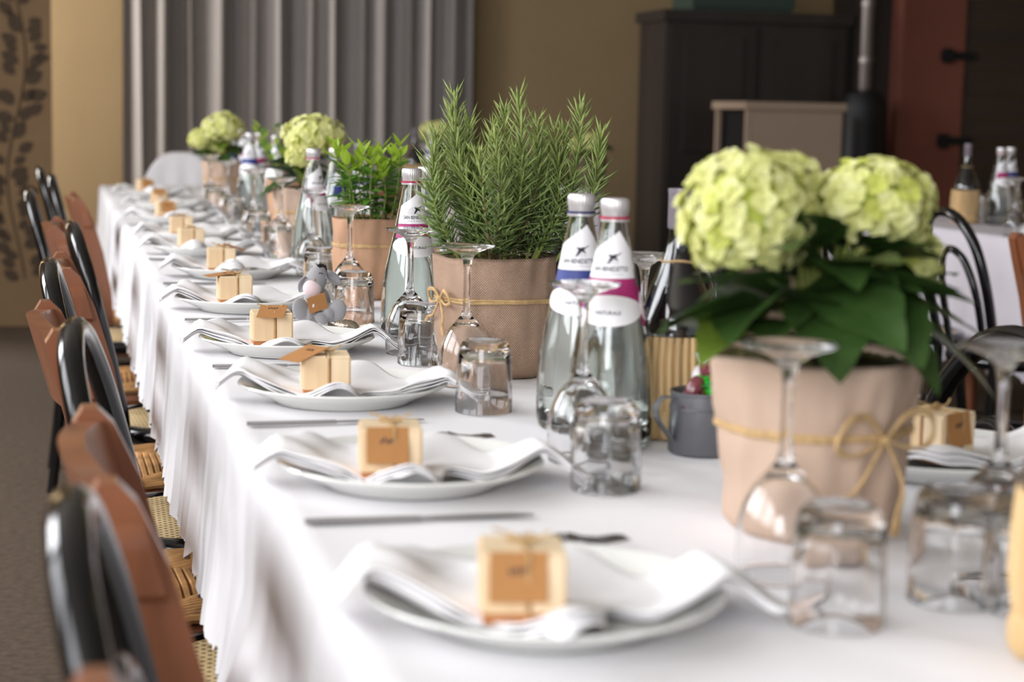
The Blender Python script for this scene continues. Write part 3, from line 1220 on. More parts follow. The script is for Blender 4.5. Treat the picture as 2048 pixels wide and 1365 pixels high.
def make_flask():
    t = thing('wine_flask', 'x', 'flask')
    MB().lathe([(.046, .108), (.049, .125), (.047, .140), (.038, .165), (.026, .192), (.0165, .218), (.0125, .235), (.0118, .262)], 40).build('dark_glass', M_WINE, t, ang=None)
    MB().lathe([(.0125, .245), (.0142, .247), (.0142, .287), (.0148, .289), (.0146, .2925), (0, .2928)], 28).build('capsule', M_CAPS, t, ang=50)
    n = 34
    MB().lathe([(0, 0), (.04, 0), (.047, .012), (.0495, .05), (.049, .1), (.0465, .122), (.044, .122)], 34).build('straw_lining', M_STRAW, t)
    st = MB()
    for k in range(n):
        a = 2*PI*k/n
        P = [((r+.001)*math.cos(a+jt), (r+.001)*math.sin(a+jt), z) for r, z, jt in ((.046, .036, 0), (.0495, .06, .01), (.049, .09, -.01), (.0465, .122, 0))]
        st.tube(P, .0042, 6)
    st.build('straw_stalks', M_STRAW, t)
    pl = MB()
    for k in range(18):
        a = 2*PI*k/18
        pl.ellipsoid((.0465*math.cos(a), .0465*math.sin(a), .018), (.007, .009, .018), Matrix.Rotation(a, 3, 'Z'), 8, 6)
    pl.build('plaited_foot', M_STRAW, t)
    MB().tube([(.0205*math.cos(2*PI*k/20), .0205*math.sin(2*PI*k/20), .208+.001*math.sin(k)) for k in range(20)], .0016, 6, closed=True).build('twine', M_TWINE, t)
    return t


# ---- pots
def pot_wrap(t, r0, r1, h, m_, seed, bag=.03, twine_z=.6, bow=None, pocket=True):
    rr = random.Random(seed)
    ph = [rr.uniform(0, 6) for _ in range(5)]

    def rad(th, v):
        r = r0+(r1-r0)*v
        r *= 1+bag*.6*math.cos(4*th+ph[0])*(1-.3*v)
        r *= 1+.012*math.sin(7*th+ph[1]+3*v)+.008*math.sin(13*th+ph[2]-4*v)
        r -= .0025*math.exp(-((v-twine_z)/.06)**2)
        r -= .006*(1-sm(0, .06, v))
        r += .0048*nz3(math.cos(th)*2.2, math.sin(th)*2.2, v*3+seed)+.0026*nz3(math.cos(th)*6, math.sin(th)*6, v*5+seed)
        # two vertical pleats
        for a0 in (ph[3] % 2-2.4, ph[4] % 2-.9):
            d = math.atan2(math.sin(th-a0), math.cos(th-a0))
            r += .0042*math.exp(-(d/.035)**2)*(1 if d > 0 else .5)
        return r

    def f(u, v):
        th = 2*PI*u
        if v <= .8:
            vv = v/.8
            r = rad(th, vv)
            z = vv*h+.004*vv*nz3(th*1.5, seed)*vv
        else:
            vv = 1-(v-.8)/.2*.25
            r = rad(th, vv)-.003
            z = vv*h-.001
        return (r*math.cos(th), r*math.sin(th), z)
    circ = 2*PI*r1
    g = MB().grid(f, 96, 26, True, uvs=lambda u, v: (u*circ*1.0, v*h*1.25))
    n = len(g.v)
    g.v.append((0, 0, .001))
    for i in range(96):
        g.f.append((n, (i+1) % 96, i))
    g.build('wrapping', m_, t, ang=None)
    moss = MB().grid(lambda u, v: ((r1-.006)*v*math.cos(2*PI*u), (r1-.006)*v*math.sin(2*PI*u),
                                   h-.008+.006*(1-v)+.008*nz3(v*9*math.cos(2*PI*u), v*9*math.sin(2*PI*u), seed)), 48, 14, True)
    moss.build('moss', M_SOIL, t, ang=None)
    if twine_z:
        tw = MB()
        for k, dz in enumerate((-.0016, .0016)):
            P = []
            for i in range(72):
                th = 2*PI*i/72
                z = twine_z*h+dz+.0008*math.sin(th*3+k)
                r = rad(th, twine_z)+.0018
                P.append((r*math.cos(th), r*math.sin(th), z))
            tw.tube(P, .0021, 6, closed=True)
        if bow is not None:
            th, sc = bow
            r = rad(th, twine_z)+.004
            c = Vector((r*math.cos(th), r*math.sin(th), twine_z*h))
            nx = Vector((math.cos(th), math.sin(th), 0))
            tx_ = Vector((-math.sin(th), math.cos(th), 0))

            def q(a, b_, o=.004):
                return c+tx_*a*sc+Vector((0, 0, b_*sc))+nx*o
            for k in (0, .0025):
                for s_ in (-1, 1):
                    tw.tube(bez([q(0, 0), q(s_*.018, .014+k, .006), q(s_*.036, .012+k, .008), q(s_*.042, -.001-k), q(s_*.028, -.008, .006), q(s_*.01, -.004), q(0, 0)], 6), .0018, 6)
                    tw.tube(bez([q(0, 0), q(s_*.004 + (.012 if s_ > 0 else -.02), -.03, .005), q((.012 if s_ > 0 else -.045)+k, -.036-(.012 if s_ > 0 else 0), .005), q((.010 if s_ > 0 else -.06)+k*2, -.046-(.018 if s_ > 0 else 0), .003)], 6), .0019, 6)
            tw.ellipsoid(c+nx*.004, (.005, .005, .004), None, 8, 6)
        tw.build('twine', M_TWINE, t)


def leaf_mesh(name, L, W, m_, curl=.3, fold=.25, pts=None, nu=5, nv=9, serr=0):
    def f(u, v):
        a = (u-.5)*2
        w_ = W*math.sin(PI*v**.8)**.85*(1-.25*v)
        if serr:
            w_ *= 1+serr*(.5+.5*math.cos(v*60))*(abs(a))
        if v > .999:
            w_ = 0
        y = v*L
        z = -curl*L*v*v+abs(a)*fold*w_
        z += .04*L*math.sin(v*18)*abs(a)*.15
        return (a*w_, y, z)
    return MB().grid(f, nu, nv).mesh(name, m_, True, None)


def orient(direction, up=Vector((0, 0, 1)), twist=0):
    """rotation whose +Y is direction and +Z leans to up"""
    y = Vector(direction).normalized()
    x = y.cross(up)
    if x.length < 1e-3:
        x = Vector((1, 0, 0))
    x.normalize()
    z = x.cross(y)
    m_ = Matrix((x, y, z)).transposed()
    if twist:
        m_ = m_ @ Matrix.Rotation(twist, 3, 'Y')
    return m_.to_euler()


def sprig(t, base, tip, bend, n, seed, L=.034, w_=.0021):
    """one rosemary shoot: woody stem and its needles"""
    rr = random.Random(seed)
    b0, b1 = Vector(base), Vector(tip)
    mid = (b0+b1)/2+Vector(bend)
    P = bez([b0, mid, b1], 10)
    st = MB().tube(P, [.0022-.0015*i/(len(P)-1) for i in range(len(P))], 5).build('stem', M_STEMG if seed % 3 else M_STEMB, t)
    g = MB(); g.tint = []
    for k in range(n):
        s_ = (k+rr.random()*.7)/n
        s_ = .06+.94*s_
        i = min(int(s_*(len(P)-1)), len(P)-2)
        p = P[i].lerp(P[i+1], s_*(len(P)-1)-i)
        ax = (P[i+1]-P[i]).normalized()
        ang = k*2.4+rr.uniform(-.4, .4)
        e1 = ax.orthogonal().normalized()
        e2 = ax.cross(e1)
        out = e1*math.cos(ang)+e2*math.sin(ang)
        op = 1.15-.62*s_+rr.uniform(-.22, .22)          # opening angle: wide low down, tight at the tip
        op = max(.22, op)
        d = ax*math.cos(op)+out*math.sin(op)
        ln = L*rr.uniform(.75, 1.15)*(.8+.45*math.sin(PI*min(1, s_*.95)))
        tipd = (d+ax*rr.uniform(-.15, .35)-Vector((0, 0, .25))*(1-s_)*rr.random()).normalized()
        side = d.cross(ax).normalized()
        nrm = side.cross(d)
        ww = w_*rr.uniform(.8, 1.2)
        m0 = p+d*ln*.5
        tp = m0+tipd*ln*.5
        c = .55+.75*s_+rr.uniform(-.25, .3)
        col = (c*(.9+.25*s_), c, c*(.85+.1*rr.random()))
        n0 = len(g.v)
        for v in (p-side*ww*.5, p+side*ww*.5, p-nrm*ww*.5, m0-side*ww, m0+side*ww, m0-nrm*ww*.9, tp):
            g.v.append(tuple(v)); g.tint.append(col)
        for q in ((0, 1, 4, 3), (1, 2, 5, 4), (2, 0, 3, 5), (3, 4, 6), (4, 5, 6), (5, 3, 6)):
            g.f.append(tuple(n0+i for i in q))
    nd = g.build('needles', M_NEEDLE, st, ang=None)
    nd['kind'] = 'stuff'


def floret_mesh(name, m_):
    g = MB()
    for k in range(4):
        a = k*PI/2+.3
        ca, sa = math.cos(a), math.sin(a)
        def f(u, v):
            s_ = (u-.5)*2
            w_ = .0075*math.sin(PI*(.12+.82*v))**.7
            y = .001+v*.0115
            x = s_*w_
            z = .003*v-.004*v*v*(1 if k % 2 else .4)+.0018*s_*s_
            return (x*ca-y*sa, x*sa+y*ca, z+.0007*k)
        g.grid(f, 4, 4)
    return g.mesh(name, m_, True, None)


FLO = [floret_mesh('floret', M_PETAL), floret_mesh('floret', M_PETAL2)]
HLEAF = [leaf_mesh('leaf', .105, .036, M_LEAF, .25, .22, nu=7, nv=15, serr=.12), leaf_mesh('leaf', .09, .033, M_LEAF2, .35, .3, nu=7, nv=15, serr=.12),
         leaf_mesh('leaf', .12, .04, M_LEAF, .32, .15, nu=7, nv=15, serr=.12)]
MLEAF = [leaf_mesh('leaf', .032, .0085, M_MINT, .2, .3), leaf_mesh('leaf', .034, .008, M_MINT2, -.05, .35), leaf_mesh('leaf', .03, .009, M_MINT, .45, .2)]


def flower_head(t, c, r, n, seed, stem_from, single=True, up=Vector((0, 0, 1))):
    """hydrangea mophead: core with florets over it"""
    rr = random.Random(seed)
    c = Vector(c)
    h = MB().ellipsoid((0, 0, 0), [k*.78 for k in r], None, 14, 8).build('flower_head', M_CORE, t, loc=c)
    jm = MB(); 
    for k in range(n):
        zz = 1-2*(k+.5)/n*.86
        a = k*2.39996+rr.uniform(-.2, .2)
        q = math.sqrt(max(0, 1-zz*zz))
        nv = Vector((q*math.cos(a), q*math.sin(a), zz))
        bumpy = 1+.10*nz3(nv.x*2.2, nv.y*2.2, nv.z*2.2+seed)+rr.uniform(-.05, .05)
        p = Vector((nv.x*r[0], nv.y*r[1], nv.z*r[2]))*bumpy
        nd = (nv+Vector((rr.uniform(-.4, .4), rr.uniform(-.4, .4), rr.uniform(-.2, .5)))*.7).normalized()
        rot = nd.to_track_quat('Z', 'Y').to_matrix() @ Matrix.Rotation(rr.uniform(0, 6), 3, 'Z')
        sc = rr.uniform(.85, 1.12)
        if single:
            link('floret', FLO[0 if rr.random() < .82 else 1], h, p, rot.to_euler(), sc)
        else:
            sub = MB()
            me = FLO[0]
            sub.v = [tuple(v.co) for v in me.vertices]; sub.f = [tuple(f.vertices) for f in me.polygons]
            jm.add(sub, Matrix.Translation(p) @ (rot*sc*1.35).to_4x4())
    if not single:
        o = jm.build('florets', M_PETAL, h, ang=None)
        o['kind'] = 'stuff'
    b0 = Vector(stem_from)
    MB().tube(bez([b0, (b0+c)/2+Vector((0, 0, .01)), c], 6), .0032, 6).build('flower_stem', M_STEMG, t)


def leaf(t, base, direction, k, sc=1, twist=0, stem_from=None):
    e = orient(direction, Vector((0, 0, 1)), twist)
    link('leaf', HLEAF[k], t, base, e, sc)
    if stem_from is not None:
        MB().tube(bez([stem_from, (Vector(stem_from)+Vector(base))/2+Vector((0, 0, .006)), base], 4), .0018, 5).build('leaf_stalk', M_STEMG, t)


# ================================================================== lay the table
P_PLATE, P_BOX, P_KNIFE, P_FORK, P_WINE, P_TUMB = make_plate(), make_box(), make_knife(), make_fork(), make_wineglass(), make_tumbler()
used = {}


def place(src, loc, rz, label, group=None):
    if src.name not in used:
        used[src.name] = 1
        src.location = loc; src.rotation_euler = (0, 0, rz)
        src['label'] = label
        if group:
            src['group'] = group
        return src
    return dup(src, loc, rz, label, group)


BOXPX = [(1062, 1254), (790, 964), (657, 795), (547, 695), (472, 610), (445, 545), (384, 500), (364, 472), (333, 437), (320, 412), (291, 386)]
TAGS = [(-.004, -.0305, PI, 1.42), (-.004, -.0305, PI+.04, 1.36), (-.010, -.004, PI-.95, .30, .008), (.004, -.003, PI-.22, .27, .0075), (-.006, 0, PI-1.35, .12, .004), (.006, .0, PI+1.5, .28, .007),
        (0, .0, 0, .05), (0, -.004, .3, .05), (0, -.0305, PI, 1.1), (0, -.01, PI, .3, .006), (0, -.0305, PI, 1.0)]
ROW = 'of the left row'
plates = []
for i, (px, py) in enumerate(BOXPX):
    b0 = at(px, py, .768)
    pc = Vector((b0.x+.03, b0.y+.075, TOP))
    plates.append(pc)
    n_ = ORD[i]
    pl = place(P_PLATE, pc, i*.7, '%s white dinner plate %s, under a folded napkin' % (n_, ROW), 'dinner plates of the left row')
for i, pc in enumerate(plates):
    n_ = ORD[i]
    nk = make_napkin(11+i*3)
    nk.location = pc
    tag(nk, '%s white napkin %s, spread across its plate' % (n_, ROW), 'napkin', 'napkins of the left row')
boxes = []
for i, pc in enumerate(plates):
    n_ = ORD[i]
    b_ = place(P_BOX, (pc.x-.03, pc.y-.045, TOP+.0165), (-.19, -.13, -.09, -.03, .0, -.05, .05, .0, .1, -.1, .2)[i],
               '%s pale wooden favour box %s, on the napkin' % (n_, ROW), 'favour boxes of the left row')
    boxes.append(b_)
for b_, tg in zip(boxes, TAGS):
    card_tag(b_, *tg)
for i, pc in enumerate(plates[:9]):
    n_ = ORD[i]
    if i:
        place(P_KNIFE, (.324, pc.y-.178+R.uniform(-.006, .006), TOP), R.uniform(-.03, .03), '%s steel table knife %s, in front of its plate' % (n_, ROW), 'table knives of the left row')
    place(P_FORK, (.378, pc.y+.19+R.uniform(-.01, .01), TOP), R.uniform(-.04, .06), '%s steel table fork %s, behind its plate' % (n_, ROW), 'table forks of the left row')

# right-hand setting beside the hydrangea
rb = at(1880, 928, .768)
rp_ = Vector((rb.x+.02, rb.y+.05, TOP))
place(P_PLATE, rp_, 0, 'white dinner plate on the right table side beside the big hydrangea', None)
nk = make_napkin(77); nk.location = rp_; nk.rotation_euler = (0, 0, PI)
tag(nk, 'white napkin on the right table side beside the big hydrangea', 'napkin')
rbx = place(P_BOX, (rb.x+.008, rb.y+.03, TOP+.0165), .5, 'pale wooden favour box on the right table side beside the big hydrangea', None)

# wine glasses and tumblers turned upside down
WG = [(1580, 688), (1170, 567), (935, 490), (822, 458), (700, 412), (626, 379), (562, 356), (520, 338), (480, 322), (450, 310)]
for i, (px, py) in enumerate(WG):
    p = at(px, py, TOP+.1945)
    if i > 6:
        p = Vector((.56+R.uniform(-.01, .01), plates[i].y+.14, TOP))
    place(P_WINE, (p.x, p.y, TOP), 0, '%s upturned wine glass %s, beside its tumbler' % (ORD[i], ROW), 'wine glasses of the left row')
TB = [(1672, 1246), (1210, 978), (967, 823), (843, 727), (708, 645), (640, 583), (588, 533), (548, 497), (512, 468), (480, 445)]
for i, (px, py) in enumerate(TB):
    p = at(px, py, TOP)
    if i > 5:
        p = Vector((.545+R.uniform(-.01, .01), plates[i].y-.1, TOP))
    place(P_TUMB, (p.x, p.y, TOP), i, '%s upturned tumbler %s' % (ORD[i], ROW), 'tumblers of the left row')
for k, (px, py, lab) in enumerate([(2012, 690, 'upturned wine glass cut by the right picture edge'), (1290, 508, 'upturned wine glass behind the near pair of water bottles'),
                                   (1092, 460, 'upturned wine glass behind the rosemary pot')]):
    p = at(px, py, TOP+.1945)
    place(P_WINE, (p.x, p.y, TOP), 0, lab)
for k, (px, py, lab) in enumerate([(1905, 1200, 'upturned tumbler right of the big hydrangea pot'), (2052, 1215, 'upturned tumbler at the right picture edge beside the other right tumbler')]):
    p = at(px, py, TOP)
    place(P_TUMB, (p.x, p.y, TOP), k, lab)

# water bottles
B_RED, B_BLUE = make_bottle('red'), make_bottle('blue')


def bottle(kind, px, py, rz, label, group=None):
    p = at(px, py, TOP+.2834)
    # the given pixel is the cap top
    place(B_RED if kind == 'r' else B_BLUE, (p.x, p.y, TOP), rz, label, group)
    return p


def bottle_at(kind, x, y, rz, label, group=None):
    place(B_RED if kind == 'r' else B_BLUE, (x, y, TOP), rz, label, group)


bottle_at('r', .614, 1.955, -.45, 'water bottle with red banded cap beside the straw flask')
bottle_at('b', .605, 2.06, -.35, 'water bottle with blue banded cap beside the straw flask')
bottle_at('r', .562, 2.9, .15, 'water bottle with red banded cap left of the rosemary')
bottle_at('b', .608, 3.0, PI-.3, 'water bottle with blue banded cap left of the rosemary, barcode in front')
bottle_at('r', .580, 4.20, .6, 'water bottle with red banded cap left of the mint pot')
bottle_at('b', .648, 4.3, .9, 'water bottle with blue banded cap left of the mint pot')
GB = 'water bottles in the far part of the laid row'
for px, py, Y_, lab in ((553, 280, 6.0, 'water bottle just left of the middle hydrangea bloom'), (500, 262, 6.5, 'left one of the far paired water bottles'), (519, 260, 6.6, 'right one of the far paired water bottles'),
                        (462, 262, 7.3, 'water bottle in front of the farthest hydrangea'), (487, 264, 7.5, 'water bottle close behind the farthest hydrangea bloom'), (720, 296, 4.9, 'water bottle behind the mint plant')):
    q = aty(px, py, Y_)
    bottle_at('r' if px % 2 else 'b', q.x, Y_, R.uniform(-1, 1), lab, GB)

# straw wine flask
P_FL = make_flask()
place(P_FL, (.708, 2.0, TOP), 0, 'straw wrapped dark wine flask behind the zinc mug')
fq = at(2212, 1345, TOP)
place(P_FL, (fq.x, fq.y+.03, TOP), 1.3, 'straw wrapped wine flask cut by the right picture edge in front')

# zinc mug with sweets
mg = at(1425, 915, TOP)
t = thing('zinc_mug', 'small grey zinc mug with handle beside the big hydrangea pot', 'mug', (mg.x, mg.y+.036, TOP))
MB().lathe([(0, .001), (.036, .001), (.037, 0), (.0385, .002), (.0365, .066), (.0378, .067), (.0378, .070), (.036, .070), (.0345, .066), (.0355, .006), (0, .005)], 40).build('cup', M_ZINC, t, ang=40)
hp = bez([(-.036, 0, .062), (-.052, 0, .064), (-.062, 0, .054), (-.060, 0, .040), (-.048, 0, .024), (-.037, 0, .012)], 6)
g = MB()
for side in (0,):
    n = len(hp)
    for p in hp:
        for dy, dx in ((-.006, 0), (.006, 0), (.006, .0016), (-.006, .0016)):
            g.v.append((p.x+dx, dy, p.z+dx))
    for i in range(n-1):
        for k in range(4):
            k2 = (k+1) % 4
            g.f.append((i*4+k, i*4+k2, (i+1)*4+k2, (i+1)*4+k))
hd = g.build('handle', M_ZINC, t, fix=True)
hd.rotation_euler = (0, 0, .2)
MB().lathe([(.0378, .050), (.0383, .051), (.0378, .052)], 40).build('bead', M_ZINC, t)
mc = Vector((mg.x, mg.y+.036, TOP))


def candy(name, label, c, r, rot, m_, twist=True):
    t_ = thing(name, label, 'sweet', c)
    t_.rotation_euler = rot
    MB().ellipsoid((0, 0, 0), r, None, 14, 10).build('sweet_body', m_, t_)
    if twist:
        for s_ in (-1, 1):
            def f(u, v, s_=s_):
                a = 2*PI*u
                rr_ = (.003+.010*v)*(1+.25*math.cos(6*a))
                return (s_*(r[0]*.95+.012*v), rr_*math.cos(a), rr_*math.sin(a)*.5)
            MB().grid(f, 24, 4, True).build('wrapper_twist', m_, t_, ang=None)
    return t_


M_C1 = mat('plum_wrapper', (112, 52, 60), .25, var=(60, .4), coat=.5)
M_C2 = mat('green_wrapper', (50, 196, 70), .2, var=(60, .3), coat=.8)
M_C3 = mat('white_wrapper', (222, 216, 218), .25, var=(60, .1), coat=.5)
M_C4 = mat('yellow_wrapper', (220, 190, 40), .25, var=(60, .2), coat=.5)
candy('wrapped_sweet', 'plum red wrapped sweet leaning out of the zinc mug', mc+Vector((-.014, -.010, .074)), (.017, .010, .010), (0, -1.0, .2), M_C1)
candy('wrapped_sweet', 'green shiny wrapped sweet in the zinc mug', mc+Vector((.010, -.012, .072)), (.014, .011, .011), (0, .5, .4), M_C2)
candy('wrapped_sweet', 'white wrapped sweet on top in the zinc mug', mc+Vector((-.002, .012, .086)), (.012, .008, .008), (0, -1.2, .5), M_C3)
candy('wrapped_sweet', 'yellow wrapped sweet in the zinc mug', mc+Vector((.016, .012, .074)), (.012, .009, .009), (.3, -.6, .2), M_C4)

# ---- potted rosemary
pr = at(1022, 765, TOP)
t = thing('potted_rosemary', 'bushy rosemary in a burlap wrapped pot tied with twine', 'plant', (pr.x, pr.y+.104, TOP))
pot_wrap(t, .082, .088, .172, M_BURL, 3, .05, .64, (PI+.25, .8))
rr = random.Random(5)
tips = [(-.075, .235), (-.055, .265), (-.035, .225), (-.098, .165), (-.02, .20), (.0, .215), (.02, .245), (.045, .225), (.06, .20), (.075, .215),
        (.1, .17), (.122, .25), (.148, .205), (.138, .125), (-.085, .12), (-.06, .17), (.03, .17), (-.01, .15), (.07, .15), (.09, .11), (-.04, .19), (.015, .265), (.1, .21), (-.1, .2)]
for k, (tx_, h) in enumerate(tips):
    dy = rr.uniform(-.07, .07)
    bx, by = tx_*.5+rr.uniform(-.012, .012), dy*.6
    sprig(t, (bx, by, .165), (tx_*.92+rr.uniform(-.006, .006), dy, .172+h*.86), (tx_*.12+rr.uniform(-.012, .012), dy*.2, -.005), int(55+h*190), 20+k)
for k in range(11):
    a = rr.uniform(0, 6.28)
    r_ = rr.uniform(.01, .05)
    q = (r_*math.cos(a), r_*math.sin(a))
    sprig(t, (*q, .165), (q[0]*1.5+rr.uniform(-.03, .03), q[1]*1.5+rr.uniform(-.02, .02), .172+rr.uniform(.07, .15)), (rr.uniform(-.01, .01), 0, 0), 58, 60+k)

# ---- potted mint
pm = at(750, 602, TOP)
t = thing('potted_mint', 'fresh green mint in a kraft wrapped pot behind the plush toy', 'plant', (pm.x, pm.y+.075, TOP))
pot_wrap(t, .068, .076, .162, mat('amber_kraft_paper', (182, 142, 112), .8, var=(5, .1), bump=(60, .2, .001)), 8, .02, .66, None)
rr = random.Random(9)
for k in range(21):
    a = k*2.4
    r_ = .012+.042*math.sqrt((k+.5)/21)
    bx, by = r_*math.cos(a), r_*math.sin(a)
    h = (.145 if k % 3 else .165)*rr.uniform(.65, 1.0)
    tp = Vector((bx*1.5+rr.uniform(-.014, .014), by*1.4, .158+h))
    P = bez([(bx, by, .155), ((bx+tp.x)/2+rr.uniform(-.01, .01), (by+tp.y)/2, .158+h*.5), tp], 8)
    st = MB().tube(P, [.0017-.0008*i/(len(P)-1) for i in range(len(P))], 6).build('stem', M_STEMG, t)
    nn = 7
    for j in range(nn):
        s_ = .22+.78*j/(nn-1)
        p = P[min(len(P)-1, int(s_*(len(P)-1)))]
        for q in (0, 1):
            aa = j*PI/2+q*PI+k+rr.uniform(-.3, .3)
            el = .15+.75*s_**2+rr.uniform(-.2, .2)
            d = Vector((math.cos(aa)*math.cos(el), math.sin(aa)*math.cos(el), math.sin(el)))
            link('leaf', MLEAF[1] if s_ > .75 else MLEAF[(j+q) % 2*2], st, p, orient(d, twist=rr.uniform(-.3, .3)), (1.25-.25*s_)*rr.uniform(.8, 1.15))

# ---- big hydrangea at the front
ph_ = at(1618, 1064, TOP)
HY = Vector((ph_.x+.007, ph_.y+.015, TOP))
t = thing('potted_hydrangea', 'large lime hydrangea in a kraft wrapped pot with twine bow, nearest plant', 'plant', HY)
pot_wrap(t, .074, .096, .164, M_KRAFT, 4, .05, .60, (-PI/2+.34, 1.4))


def hy(px, py, dy):
    """place by where it stands relative to the pot: dy metres behind its axis"""
    q = aty(px, py, HY.y+dy)
    return Vector((q.x-HY.x, dy, q.z-HY.z))


S0 = (0, 0, .155)
flower_head(t, hy(1498, 432, .0), (.058, .054, .055), 118, 1, S0)
flower_head(t, hy(1582, 365, .03), (.022, .022, .022), 18, 11, S0)
flower_head(t, hy(1745, 405, .02), (.052, .05, .036), 96, 2, S0)
flower_head(t, hy(1815, 520, .04), (.026, .03, .034), 34, 3, S0)
flower_head(t, hy(1612, 470, .03), (.012, .012, .022), 10, 4, S0)
flower_head(t, hy(1755, 505, .05), (.018, .018, .012), 12, 5, S0)
rr = random.Random(12)
LV = [((1560, 600), (1450, 545), -.02, 0, 1.25, .2), ((1600, 610), (1760, 545), -.03, 2, 1.2, -.4), ((1530, 640), (1345, 605), -.03, 0, 1.25, .3), ((1500, 650), (1400, 665), -.05, 1, 1.0, 0),
      ((1490, 650), (1390, 600), -.03, 2, 1.1, .5), ((1640, 600), (1665, 640), -.06, 2, 1.1, 0), ((1700, 600), (1800, 660), -.05, 0, 1.3, -.2), ((1740, 600), (1850, 600), 0, 2, 1.1, .2),
      ((1720, 600), (1790, 640), -.06, 0, 1.2, .1), ((1700, 480), (1790, 520), .0, 0, 1.1, .2), ((1640, 480), (1720, 450), .03, 2, 1.1, .1), ((1580, 640), (1540, 640), -.06, 0, 1.0, .2),
      ((1760, 610), (1880, 660), -.02, 2, 1.2, 0), ((1660, 560), (1720, 600), -.05, 0, 1.2, .5), ((1620, 640), (1600, 560), -.04, 2, 1.0, -.3), ((1780, 560), (1870, 520), .03, 0, 1.1, .2),
      ((1540, 600), (1470, 620), -.05, 0, 1.1, .4), ((1700, 560), (1660, 500), .02, 0, 1.0, .3)]
for (bp_, tp_, dy, k, sc, tw_) in LV:
    b0 = hy(bp_[0], bp_[1], dy*.5)
    t0 = hy(tp_[0], tp_[1], dy*1.6)
    leaf(t, b0, t0-b0, k, sc*.95, tw_, S0)
for k in range(30):
    a = k*2.4
    el = rr.uniform(.0, .7)
    d = Vector((math.cos(a)*math.cos(el), math.sin(a)*math.cos(el), math.sin(el)))
    b0 = Vector((d.x*.025, d.y*.025, .175+.07*rr.random()+.02))
    leaf(t, b0, d, k % 3 if k % 3 != 1 else 0, rr.uniform(.72, 1.0), rr.uniform(-.4, .4), S0)


def small_hydrangea(loc, label, heads, seed, m_=M_KRAFT, group=None, h=.165, leaves=16, r1=.08):
    t = thing('potted_hydrangea', label, 'plant', loc, 0, group)
    pot_wrap(t, .06, r1, h, m_, seed, .03, .6, None)
    for i, (dx, dy, dz, r) in enumerate(heads):
        flower_head(t, (dx, dy, h+dz), r, 80, seed+i, (0, 0, h-.01), single=False)
    rr = random.Random(seed)
    for k in range(leaves):
        a = k*2.4
        el = rr.uniform(-.3, .5)
        d = Vector((math.cos(a)*math.cos(el), math.sin(a)*math.cos(el), math.sin(el)))
        b0 = Vector((d.x*.02, d.y*.02, h+.02+.05*rr.random()))
        leaf(t, b0, d, (0, 2, 0, 1)[k % 4], rr.uniform(.75, 1.05), rr.uniform(-.4, .4), (0, 0, h-.01))
    return t


def rel(px, py, Y_, loc):
    q = aty(px, py, Y_)
    return q.x-loc[0], q.y-loc[1], q.z-loc[2]


L2 = (.64, 4.85, TOP)
x_, y_, z_ = rel(628, 272, 4.85, L2)
xb, _, zb = rel(602, 312, 4.75, L2)
small_hydrangea(L2, 'lime hydrangea with broad bloom behind the left pair of bottles, middle plant', [(x_, 0, z_-.165, (.078, .07, .052)), (xb, -.08, zb-.165, (.03, .03, .02))], 31, leaves=20)
L3 = (.62, 7.05, TOP)
hd3 = []
for px, py, r in ((448, 255, (.075, .07, .05)), (404, 280, (.04, .04, .035)), (438, 292, (.05, .05, .04))):
    q = rel(px, py, 7.0, L3)
    hd3.append((q[0], R.uniform(-.03, .03), q[2]-.165, r))
small_hydrangea(L3, 'lime hydrangea with three blooms, farthest plant of the laid row', hd3, 47)
# young green herb between them
L4 = (.71, 5.7, TOP)
t = thing('potted_herb', 'feathery green herb in a kraft pot between two hydrangeas', 'plant', L4)
pot_wrap(t, .055, .07, .15, MATS['amber_kraft_paper'], 21, .02, .6, None)
rr = random.Random(3)
for k in range(14):
    a = k*2.4
    d = Vector((math.cos(a)*.5, math.sin(a)*.5, 1)).normalized()
    b0 = Vector((.03*math.cos(a), .03*math.sin(a), .145))
    P = [b0, b0+d*.07, b0+d*rr.uniform(.12, .2)]
    st = MB().tube(P, .0014, 5).build('stem', M_STEMG, t)
    for j in range(8):
        p = P[0].lerp(P[2], .3+.7*j/7)
        aa = j*2.4+k
        dd = Vector((math.cos(aa), math.sin(aa), .9))
        link('leaf', MLEAF[(j+k) % 2], st, p, orient(dd), 1.1)

# ---- plush donkey and the foil sweet
py0 = at(640, 655, TOP)
DK = Vector((py0.x, py0.y+.028, TOP))
t = thing('plush_donkey', 'small grey plush donkey sitting behind a favour box, holding a kraft card', 'toy', DK)
g = MB()
g.ellipsoid((0, .012, .036), (.025, .022, .034), None, 18, 12)                      # trunk
HR = Matrix.Rotation(.5, 3, 'X') @ Matrix.Rotation(-.2, 3, 'Y')
g.ellipsoid((-.004, 0, .078), (.019, .021, .030), Matrix.Rotation(.35, 3, 'X') @ Matrix.Rotation(.25, 3, 'Y'), 18, 12)   # head
for s_, yy, zz in ((-1, -.010, .030), (1, -.014, .026)):
    g.ellipsoid((s_*.024, yy+.008, zz-.003), (.016, .03, .017), Matrix.Rotation(s_*-.35, 3, 'Z'), 16, 10)       # hind legs, soles to the camera
g.ellipsoid((-.018, -.018, .030), (.009, .018, .009), Matrix.Rotation(.9, 3, 'X'), 12, 8)
g.ellipsoid((.004, -.024, .015), (.014, .012, .010), Matrix.Rotation(.5, 3, 'Y'), 12, 8)
g.ellipsoid((.016, -.014, .026), (.008, .012, .016), Matrix.Rotation(-.4, 3, 'Y'), 12, 8)
o = g.build('body', M_PLUSH, t, ang=None)
md = o.modifiers.new('one_skin', 'REMESH')
md.mode = 'VOXEL'; md.voxel_size = .0018; md.use_smooth_shade = True
o.modifiers.new('soften', 'SMOOTH').iterations = 4
